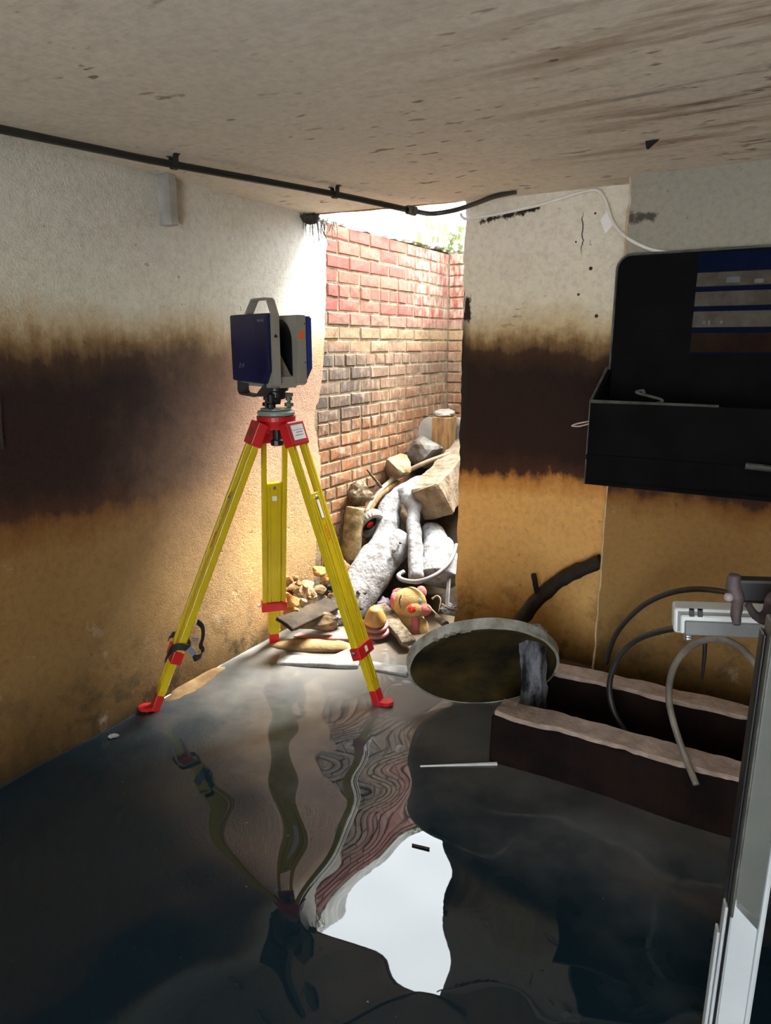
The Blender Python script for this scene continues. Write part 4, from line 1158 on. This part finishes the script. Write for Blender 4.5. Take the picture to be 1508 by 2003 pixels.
# twigs and scraps near the jamb
twn = 0
for lab, pts in (('kinked pale twig standing right of the plush toy', ((845, 1172), (855, 1166), (862, 1174), (858, 1196))), ('short dry twig touching the cheek of the plush toy', ((838, 1185), (848, 1196), (858, 1204))), ('thin dry twig poking towards the doorway jamb', ((864, 1182), (880, 1190), (896, 1192)))):
    bm = bmesh.new(); tube(bm, [pile(a, b, 0.28) for a, b in pts], [0.006, 0.005, 0.003], n=6, rough=0.002, freq=40)
    tag(fin('dry_twig', bm, M_HOSET, None, True), lab, 'twig', 'twigs beside the plush toy')
bm = bmesh.new(); tube(bm, [pile(853, 1206, 0.30), pile(872, 1222, 0.34)], [0.016, 0.020], n=10, smooth=0, rough=0.002)
tag(fin('cut_stick', bm, M_GREYW), 'short thick cut stick poking over the round lid rim', 'stick')
tag(fin('crumpled_foil', rock_bm(pile(876, 1190, 0.22), (0.045, 0.035, 0.03), 90, 6, 0.45), mat('grey_foil', (0.34, 0.34, 0.36), (0.18, 0.17, 0.18), 0.4, 30)), 'crumpled grey foil scrap in the corner by the jamb', 'foil')

# left heap of broken stones (each its own)
r = random.Random(21)
heap = [((670, 1112), .085, M_STONE, 'large pale stone behind the tripod leg below the mossy log'), ((643, 1128), .065, M_STONE_O, 'pointed orange stone just left of the right tripod leg'),
        ((622, 1118), .05, M_STONE_O, 'orange stone at the top of the left heap'), ((600, 1148), .06, M_STONE, 'pale stone in the middle of the left heap'),
        ((575, 1150), .055, M_STONE, 'pale flat stone beside the rear tripod clamp'), ((627, 1155), .055, M_STONE, 'tan stone above the blue scrap'),
        ((568, 1172), .06, M_STONE_O, 'round orange stone right of the rear tripod leg'), ((606, 1166), .04, M_STONE_O, 'small orange stone over the dark slab'),
        ((588, 1176), .04, M_STONE, 'small tan stone over the dark slab'), ((636, 1172), .035, M_STONE_G, 'small grey stone at the foot of the blue scraps'),
        ((572, 1196), .05, M_STONE_O, 'orange stone at the waterline behind the rear leg'), ((690, 1126), .05, M_STONE_G, 'grey stone tucked under the forked log')]
for (u_, v_), s_, m_, lab in heap:
    stone(pile(u_, v_, 0.08, 0.085), (s_ * r.uniform(.9, 1.25), s_ * r.uniform(.8, 1.1), s_ * r.uniform(.6, .85)), int(u_ * 3 + v_), m_, lab, cuts=14, rough=0.06)
for k in range(16):
    u_, v_ = r.uniform(560, 650), r.uniform(1130, 1200)
    stone(pile(u_, v_, 0.16, 0.13 + r.uniform(0, .06)), (r.uniform(.018, .03),) * 3, 200 + k, r.choice((M_STONE, M_STONE_O, M_STONE_G)), 'small broken stone chip scattered over the left heap', 'stone_chip', 'stone', 8, 0.15, None, 'stone chips on the left heap', 2)
for lab, pts in (('upper of two pale blue plastic scraps among the stones', ((640, 1134), (644, 1140), (643, 1147))), ('lower of two pale blue plastic scraps among the stones', ((644, 1156), (649, 1161), (645, 1168)))):
    bm = bmesh.new(); ribbon(bm, [pile(a, b, 0.10) for a, b in pts], VV, 0.02, 0.003, 3)
    tag(fin('blue_scrap', bm, M_BLUES), lab, 'scrap', 'blue plastic scraps')
# dark slab, edge-on
tag(fin('broken_slab', rough_box(pile(556, 1222, 0.36, 0.24), pile(652, 1180, 0.36, 0.20), 0.10, 0.022, Vector((0.15, -0.55, 0.85)), 10, 0.008, 7, 0.003), M_MUD), 'dark broken slab tilted along the waterline behind the tripod', 'slab')
stone(pile(612, 1212, 0.30, 0.20), (0.15, 0.07, 0.065), 61, mat('brown_wet_rock', (0.17, 0.105, 0.04), (0.04, 0.027, 0.014), 0.8, 9, 0.7, 26), 'big brown wet rock at the waterline between the tripod legs', 'boulder', 'boulder', 5, 0.16, dirZ(math.radians(8)))
stone(pile(652, 1206, 0.30, 0.14), (0.06, 0.05, 0.065), 63, M_BARK, 'pale stone between the brown wet rock and the right tripod leg', cuts=6)
# pink sheets near the water
bm = bmesh.new(); ribbon(bm, [on_z(580, 1241, 0.012), on_z(610, 1246, 0.018), on_z(655, 1246, 0.022), on_z(690, 1246, 0.02)], UU, 0.05, 0.006, 4)
tag(fin('pink_strip', bm, M_PINKS), 'crumpled pink plastic strip under the brown wet rock', 'plastic')
bm = bmesh.new()
a = [on_z(636, 1290, 0.006), on_z(700, 1262, 0.03), on_z(716, 1272, 0.035), on_z(706, 1296, 0.012)]
hexa(bm, [p for p in a] + [p + EZ * 0.005 for p in a])
tag(fin('pink_plastic', bm, M_PINKS), 'flat pink plastic panel lying behind the white plank', 'plastic')
# silt bank and driftwood
bm = bmesh.new()
tube(bm, [on_z(528, 1262, 0.0), on_z(570, 1262, 0.008), on_z(620, 1264, 0.014), on_z(668, 1265, 0.01), on_z(690, 1266, 0.0)], [0.02, 0.055, 0.06, 0.055, 0.02], n=12, flat=0.45, rough=0.012, freq=14)
tag(fin('driftwood', bm, M_SILT, None, True), 'flat sandy driftwood at the water edge behind the white plank', 'driftwood')
bm = rock_bm(on_z(385, 1340, -0.01), (0.20, 0.075, 0.028), 81, 4, 0.25, dirZ(math.radians(58)))
tag(fin('silt_lump', bm, M_SILT, None, True), 'low sandy lump breaking the surface beside the left tripod foot', 'silt')
# floating planks and chips
tag(fin('white_plank', rough_box(on_z(545, 1292, 0.008), on_z(702, 1297, 0.008), 0.085, 0.022, EZ, 10, 0.004, 9, 0.003), M_PLANK), 'whitewashed plank lying in the water between the tripod legs', 'plank')
tag(fin('torn_board', rough_box(on_z(722, 1303, 0.008), on_z(800, 1313, 0.008), 0.08, 0.016, EZ, 8, 0.006, 13, 0.003), M_PLANK), 'short torn white board in the water, touching the round lid', 'plank')
for (u_, v_), s_, lab in (((222, 1440), .022, 'pale chip floating by the left wall'), ((782, 1466), .03, 'pale leaf-shaped flake floating in front of the round lid')):
    tag(fin('floating_chip', rock_bm(on_z(u_, v_, 0.003), (s_, s_ * 0.8, 0.006), int(u_), 4, 0.25), M_PLANK), lab, 'chip')
bm = bmesh.new(); tube(bm, [on_z(822, 1499, 0.003), on_z(972, 1494, 0.005)], [0.004, 0.007], n=8, smooth=0)
tag(fin('white_rod', bm, M_WHITEP), 'thin white plastic rod floating against the front concrete beam', 'rod')
bm = bmesh.new(); tube(bm, [on_z(806, 1652, 0.003), on_z(840, 1660, 0.003)], 0.0035, n=6, smooth=0)
tag(fin('floating_twig', bm, M_BARK_D), 'tiny dark twig floating on the bright sky reflection', 'twig')

# ------------------------------------------------------------------ right-hand side: lid, beams, post, branch
# round dished lid leaning forwards
n = Vector((0.0, -0.829, -0.559)); upd = Vector((0, -0.559, 0.829))
bt = on_z(930, 1376, -0.01)
RC = bt + upd * 0.305
lid = root('round_lid', Vector((bt.x, bt.y, 0)), 'large round dished lid leaning forward out of the water by the far wall', 'lid')
bm = bmesh.new()
lathe(bm, RC, n, [(0.02, -0.030), (0.15, -0.026), (0.24, -0.016), (0.288, 0.0), (0.290, 0.004), (0.285, 0.006), (0.24, -0.010), (0.15, -0.020), (0.02, -0.024)], 64)
fin('dish', bm, M_DISC, lid, True)
bm = bmesh.new()
t = bmesh.new()
prof = [(0.292, 0.006), (0.301, 0.004), (0.306, -0.034), (0.288, -0.036)]
X = n.orthogonal().normalized(); Y = n.cross(X)
rings = []
for k in range(72):
    a = 2 * math.pi * k / 72
    d = X * math.cos(a) + Y * math.sin(a)
    rings.append([bm.verts.new(RC + d * (rr_ + 0.003 * mnoise.noise(Vector((math.cos(a) * 6, math.sin(a) * 6, j)))) + n * h_) for j, (rr_, h_) in enumerate(prof)])
for k in range(72):
    for j in range(4):
        bm.faces.new((rings[k][j], rings[k][(j + 1) % 4], rings[(k + 1) % 72][(j + 1) % 4], rings[(k + 1) % 72][j]))
t.free()
fin('rim', bm, M_RIM, lid)
bm = bmesh.new()
r = random.Random(8)
for k in range(12):
    a = r.uniform(0.25, 0.75)
    e_ = RC + upd * 0.292 * math.cos(a) - VV * 0.0 - Vector((1, 0, 0)) * 0.292 * math.sin(a) + n * 0.002
    t = rock_bm(e_, (0.014, 0.012, 0.010), 300 + k, 3, 0.3, sub=1)
    me = bpy.data.meshes.new('t'); t.to_mesh(me); t.free(); bm.from_mesh(me); bpy.data.meshes.remove(me)
fin('mud_crust', bm, M_STONE_G, lid)

# two long low concrete beams running along under the trough
def beam(U, V0, V1, ztop, th, seed, label):
    rt = root('concrete_beam', hw(U, V0, 0), label, 'beam')
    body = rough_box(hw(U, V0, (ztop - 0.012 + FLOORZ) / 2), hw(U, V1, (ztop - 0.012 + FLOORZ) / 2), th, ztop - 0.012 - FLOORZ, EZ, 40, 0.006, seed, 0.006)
    fin('beam_body', body, M_BEAMSIDE, rt)
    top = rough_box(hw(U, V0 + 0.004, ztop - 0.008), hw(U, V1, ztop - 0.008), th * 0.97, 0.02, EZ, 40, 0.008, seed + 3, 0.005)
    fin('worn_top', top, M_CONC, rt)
    return rt
beam(2.215, -0.80, 1.3, 0.205, 0.115, 2.0, 'long low concrete beam nearest the camera with a worn pinkish top')
beam(2.635, -0.73, 1.3, 0.20, 0.10, 5.0, 'long low concrete beam behind the charred post, nearer the wall')
# charred post
b0 = hw(2.41, -0.715, -0.25)
bm = bmesh.new()
pts = [b0, hw(2.41, -0.72, 0.05), hw(2.42, -0.735, 0.25), hw(2.43, -0.75, 0.40), hw(2.43, -0.752, 0.435)]
ps = root('charred_post', hw(2.41, -0.715, 0), 'charred black timber post between the two concrete beams', 'post')
tube(bm, pts, [0.056, 0.053, 0.050, 0.054, 0.045], n=7, rough=0.011, freq=18, smooth=8, seed=2)
fin('shaft', bm, M_CHAR, ps)
bm = rock_bm(hw(2.43, -0.752, 0.425), (0.056, 0.05, 0.028), 5, 3, 0.4)
fin('ash_crust', bm, mat('grey_ash', (0.30, 0.32, 0.36), (0.07, 0.07, 0.085), 0.95, 30, 0.6, 60), ps)
# branch against the wall
br = root('tree_branch', hw(3.0, -0.95, 0), 'dark bare branch leaning up the far wall behind the round lid', 'branch')
bm = bmesh.new()
tube(bm, [on_U(968, 1275, 2.86), on_U(1015, 1218, 2.95), on_U(1052, 1172, 3.03), on_U(1100, 1132, 3.08), on_U(1150, 1108, 3.09), on_U(1176, 1098, 3.09)], [0.036, 0.036, 0.035, 0.036, 0.034, 0.034], n=12, rough=0.006, freq=22, seed=5)
fin('limb', bm, M_BARK_D, br, True)
bm = bmesh.new()
tube(bm, [on_U(1056, 1170, 3.03), on_U(1048, 1148, 3.02), on_U(1044, 1123, 3.01)], [0.016, 0.013, 0.013], n=8, rough=0.003, freq=40)
fin('twig', bm, M_BARK_D, br, True)

# wash trough on the wall
UT, VT = 2.72, -0.66
tr = root('wall_trough', hw(UN, VT, 0.98), 'black wall-hung trough with a high rounded back panel on the dark right wall', 'trough')
bm = bmesh.new()
VE = 1.2
ou = [(VT + 0.01, 1.0), (VE, 1.0), (VE, 1.845)] + [(VT + 0.075 + 0.055 * math.cos(a) - 0.01, 1.79 + 0.055 * math.sin(a)) for a in [math.pi / 2 + math.pi / 2 * k / 8 for k in range(9)]]
a = [bm.verts.new(hw(UN - 0.03, v_, z_)) for v_, z_ in ou]; b = [bm.verts.new(hw(UN - 0.001, v_, z_)) for v_, z_ in ou]
bm.faces.new(a); bm.faces.new(b[::-1])
for k in range(len(ou)):
    j = (k + 1) % len(ou); bm.faces.new((a[k], b[k], b[j], a[j]))
bp = fin('back_panel', bm, M_BLACKMETAL, tr)
bm = bmesh.new()
tube(bm, [hw(UN - 0.032, v_, z_) for v_, z_ in [(VT + 0.01, 1.40)] + list(reversed(ou[3:])) + [(VE, 1.845)]], 0.0045, n=6, smooth=0)
fin('panel_edge_highlight', bm, M_GREENISH, bp)  # pale bead painting in the highlight along the panel's edge
bm = bmesh.new()
fbox(bm, O0, VV, UU, EZ, VT, VE, UT, UT + 0.02, 0.98, 1.285)
fbox(bm, O0, VV, UU, EZ, VT, VE, UT, UN - 0.002, 0.965, 0.985)
fbox(bm, O0, VV, UU, EZ, VT, VE, UT - 0.008, UT, 1.065, 1.085)
fin('trough_front', bm, M_BLACKMETAL, tr)
for v0 in (VT, VE - 0.02):
    bm = bmesh.new()
    hexa(bm, [hw(UT + 0.02, v0, 0.985), hw(UN - 0.03, v0, 0.985), hw(UN - 0.03, v0 + 0.018, 0.985), hw(UT + 0.02, v0 + 0.018, 0.985), hw(UT + 0.02, v0, 1.285), hw(UN - 0.03, v0, 1.405), hw(UN - 0.03, v0 + 0.018, 1.405), hw(UT + 0.02, v0 + 0.018, 1.285)])
    fin('side_cheek', bm, M_BLACKMETAL, tr)
bm = bmesh.new()
tube(bm, [hw(UT + 0.004, VT, 1.289), hw(UT + 0.004, VT + 0.45, 1.289)], 0.006, n=6, smooth=0, rough=0.002, freq=50)
tube(bm, [hw(UT + 0.01, VT, 1.289), hw(UN - 0.03, VT, 1.41)], 0.006, n=6, smooth=0)
tube(bm, [hw(UT, VT, 0.97), hw(UT, VT, 1.289)], 0.0028, n=5, smooth=0)
fin('worn_edge', bm, M_GREENISH, tr)
bm = bmesh.new(); p = on_U(1458, 911, UT - 0.03)
tube(bm, [p, p + VV * 0.25 - EZ * 0.012], 0.012, n=10, smooth=0)
fin('pipe_stub', bm, M_GREENISH, tr)
bm = bmesh.new()
tube(bm, [on_U(1118, 833, 2.72), on_U(1128, 829, 2.72), on_U(1152, 824, 2.72)], 0.003, n=6)
tube(bm, [on_U(1118, 833, 2.72), on_U(1132, 834, 2.72), on_U(1152, 829, 2.72)], 0.003, n=6)
tag(fin('bent_hook', bm, mat('pink_wire', (0.55, 0.42, 0.40), (0.4, 0.3, 0.28), 0.5), None, True), 'thin bent pinkish wire sticking out left of the black trough', 'wire')
bm = bmesh.new()
tube(bm, [hw(UT + 0.01, -0.42, 1.29), hw(UT + 0.0, -0.40, 1.305), on_U(1245, 768, UT + 0.02), on_U(1258, 764, UT + 0.02), on_U(1260, 772, UT + 0.01)], [0.005, 0.005, 0.004, 0.008], n=6)
tag(fin('loose_clip', bm, M_GREENISH, None, True), 'small bent clip on the front lip of the black trough', 'clip')
# slatted board hung on the panel
vb = UVof(on_U(1358, 580, UN - 0.04))[1]
sb = root('slatted_board', hw(UN - 0.04, vb, 1.45), 'board of dirty white slats on blue backing hung on the black panel', 'board')
zs = [on_U(1420, y, UN - 0.045).z for y in (531, 559, 569, 598, 608, 640, 650, 690)]
bm = bmesh.new()
fbox(bm, O0, VV, UU, EZ, vb, 0.75, UN - 0.036, UN - 0.031, zs[7] - 0.006, 1.835)
fin('backing', bm, M_BLUEP, sb)
for k in range(4):
    bm = bmesh.new()
    z1, z0 = zs[2 * k], zs[2 * k + 1]
    rbox(bm, O0, VV, UU, EZ, vb + 0.003, 0.74, UN - 0.046, UN - 0.036, z0, z1, 0.002, 1)
    fin('slat', bm, M_SLAT if k < 3 else M_SLATB, sb)
bm = bmesh.new()
for u_, v_, wd, hh in ((1434, 547, .045, .02), (1485, 549, .03, .014), (1377, 631, .012, .012), (1387, 632, .008, .02), (1411, 630, .01, .01)):
    p = on_U(u_, v_, UN - 0.0465)
    fbox(bm, p, VV, UU, EZ, -wd / 2, wd / 2, -0.001, 0.001, -hh / 2, hh / 2)
fin('dark_mark', bm, M_BLACK, sb)

# hoses on the right
def hose(pts, rad, m, label):
    bm = bmesh.new(); tube(bm, pts, rad, n=10, smooth=7)
    return tag(fin('rubber_hose', bm, m, None, True), label, 'hose')
hose([on_U(1185, 1297, 2.74), on_U(1205, 1240, 2.72), on_U(1250, 1190, 2.70), on_U(1300, 1163, 2.68), on_U(1350, 1153, 2.65), on_U(1400, 1155, 2.6), on_U(1450, 1166, 2.5), on_U(1540, 1190, 2.4)], 0.0105, M_HOSEB, 'uppermost black hose arching over the white box, its end hanging free')
hose([on_U(1240, 1462, 2.40), on_U(1222, 1430, 2.41), on_U(1200, 1390, 2.42), on_U(1192, 1340, 2.43), on_U(1208, 1288, 2.43), on_U(1245, 1252, 2.42), on_U(1300, 1233, 2.38), on_U(1350, 1228, 2.3), on_U(1420, 1235, 2.2)], 0.0105, M_HOSEB, 'middle black hose dropping between the two concrete beams')
hose([on_U(1362, 1535, 2.10), on_U(1340, 1480, 2.16), on_U(1318, 1415, 2.19), on_U(1308, 1360, 2.2), on_U(1318, 1305, 2.18), on_U(1350, 1265, 2.15), on_U(1395, 1250, 2.1), on_U(1440, 1262, 2.05), on_U(1480, 1300, 2.0), on_U(1540, 1370, 2.0)], 0.0105, M_HOSEG, 'muddy grey hose crossing the top of the front concrete beam')
bm = bmesh.new(); tube(bm, [on_U(1379, 1240, 2.3), on_U(1378, 1280, 2.3), on_U(1373, 1330, 2.3)], [0.008, 0.007, 0.003], n=8)
tag(fin('hanging_tie', bm, M_BLACK, None, True), 'short black tie hanging below the white box', 'tie')

# white lamp batten, its clamp, and the post in the foreground
bt_ = 1.62
o = at(1318, 1214, bt_)
Xb = (at(1508, 1222, bt_ - 0.06) - o).normalized()
Zb = (EZ - Xb * EZ.dot(Xb)).normalized(); Yb = Zb.cross(Xb)      # Yb points away from the camera
lm = root('lamp_batten', o, 'white plastic lamp batten end sticking out beside the foreground post', 'lamp')
bm = bmesh.new()
rbox(bm, o, Xb, Yb, Zb, 0.0, 0.36, 0.0, 0.06, -0.032, 0.030, 0.010, 3)
fin('housing', bm, M_WHITEP, lm)
bm = bmesh.new()
fbox(bm, o, Xb, Yb, Zb, 0.008, 0.34, -0.0015, 0.002, -0.026, 0.024)
fin('inner_recess', bm, M_GREYP, lm)
bm = bmesh.new()
rbox(bm, o, Xb, Yb, Zb, 0.014, 0.34, -0.010, 0.0, -0.028, 0.018, 0.003, 1)
fin('tray', bm, M_WHITEP, lm)
bm = bmesh.new()
rbox(bm, o, Xb, Yb, Zb, 0.022, 0.34, -0.013, -0.008, -0.030, 0.006, 0.003, 1)
fin('diffuser', bm, M_GREYP, lm)
bm = bmesh.new()
for x_ in (0.032, 0.05): fbox(bm, o, Xb, Yb, Zb, x_, x_ + 0.010, -0.012, 0.0, 0.016, 0.032)
fin('clip', bm, M_BLACK, lm)
bm = bmesh.new()
lathe(bm, o + Xb * 0.036 + Yb * 0.03 - Zb * 0.058, Zb, [(0.010, 0), (0.011, 0.004), (0.010, 0.007), (0.011, 0.010), (0.010, 0.013), (0.011, 0.016), (0.010, 0.026)], 14)
fin('cable_gland', bm, M_BOLT, lm)

PX = Vector((1, 0, 0)); PYd = Vector((0, 1, 0))
po = Vector((0.591, 0.985, 0))
post = root('steel_post', Vector((0.61, 1.0, FLOORZ)), 'white painted steel door post close to the camera, light and shade put into its colour', 'post')
Xp = (VV * 0.6 + PX * 0.4).normalized(); Yp = Vector((-Xp.y, Xp.x, 0))
bm = bmesh.new()
rbox(bm, po, Xp, Yp, EZ, 0.0, 0.048, 0.0, 0.05, FLOORZ, 1.085, 0.006, 3)
fin('upper_face', bm, M_POSTG, post)
bm = bmesh.new()
tube(bm, [po + Xp * 0.001 + Yp * -0.001 + EZ * z for z in (0.55, 0.8, 1.08)], 0.0022, n=6, smooth=0)
fin('left_bead', bm, M_GREENISH, post)
bm = bmesh.new()
c = po
P_lo = [c + Xp * 0.002 + Yp * -0.012, c + Xp * 0.042 + Yp * -0.012, c + Xp * 0.046 + Yp * 0.0, c + Xp * -0.001 + Yp * 0.0]
hexa(bm, [p + EZ * FLOORZ for p in P_lo] + [P_lo[0] + EZ * 0.575 + Yp * 0.012, P_lo[1] + EZ * 0.535 + Yp * 0.012, P_lo[2] + EZ * 0.55, P_lo[3] + EZ * 0.59])
fin('lower_lit_face', bm, M_POSTW, post)  # lower facet tilted and paled as the lit part of the post
bm = bmesh.new()
rbox(bm, po, Xp, Yp, EZ, -0.009, -0.004, 0.006, 0.03, FLOORZ, 0.56, 0.0015, 1)
rbox(bm, po, Xp, Yp, EZ, -0.015, -0.010, 0.012, 0.036, FLOORZ, 0.50, 0.0015, 1)
fin('side_flange', bm, M_POSTW, post)
bm = bmesh.new()
rbox(bm, po, Xp, Yp, EZ, -0.006, 0.0, 0.02, 0.05, FLOORZ, 1.06, 0.002, 1)
fin('dark_gap_strip', bm, M_BLACK, post)  # black strip put in for the shade in the gap
bm = bmesh.new()
rbox(bm, po, Xp, Yp, EZ, 0.042, 0.051, -0.008, 0.01, FLOORZ, 0.76, 0.004, 2)
fin('right_edge', bm, M_POSTW, post)

cl = root('rusty_clamp', at(1470, 1165, 1.3), 'rusty purple-brown screw clamp joining the lamp batten to the foreground post', 'clamp')
ct = 1.3
bm = bmesh.new()
c = at(1440, 1152, ct)
rbox(bm, c, Xb, Yb, EZ, 0.0, 0.12, 0.0, 0.03, -0.028, 0.018, 0.006, 2)
fin('bar', bm, M_BLACK, cl)
bm = bmesh.new()
c = at(1436, 1136, ct)
tube(bm, [c + EZ * 0.012, c - EZ * 0.01, at(1443, 1172, ct), at(1440, 1195, ct - .01), at(1441, 1222, ct - .02)], [0.010, 0.014, 0.013, 0.011, 0.006], n=10, rough=0.003, freq=30)
fin('lever', bm, M_RUST, cl, True)
bm = bmesh.new(); bmesh.ops.create_uvsphere(bm, u_segments=14, v_segments=10, radius=0.0085)
bmesh.ops.translate(bm, verts=bm.verts, vec=at(1425, 1168, ct))
fin('knob', bm, mat('dull_pink_knob', (0.34, 0.27, 0.28), (0.22, 0.17, 0.18), 0.5), cl, True)
bm = bmesh.new()
tube(bm, [at(1462, 1182, ct), at(1478, 1204, ct - .02), at(1500, 1206, ct - .04), at(1520, 1170, ct - .1)], [0.008, 0.010, 0.014, 0.016], n=10, rough=0.003, freq=30)
fin('jaw', bm, M_RUST, cl, True)
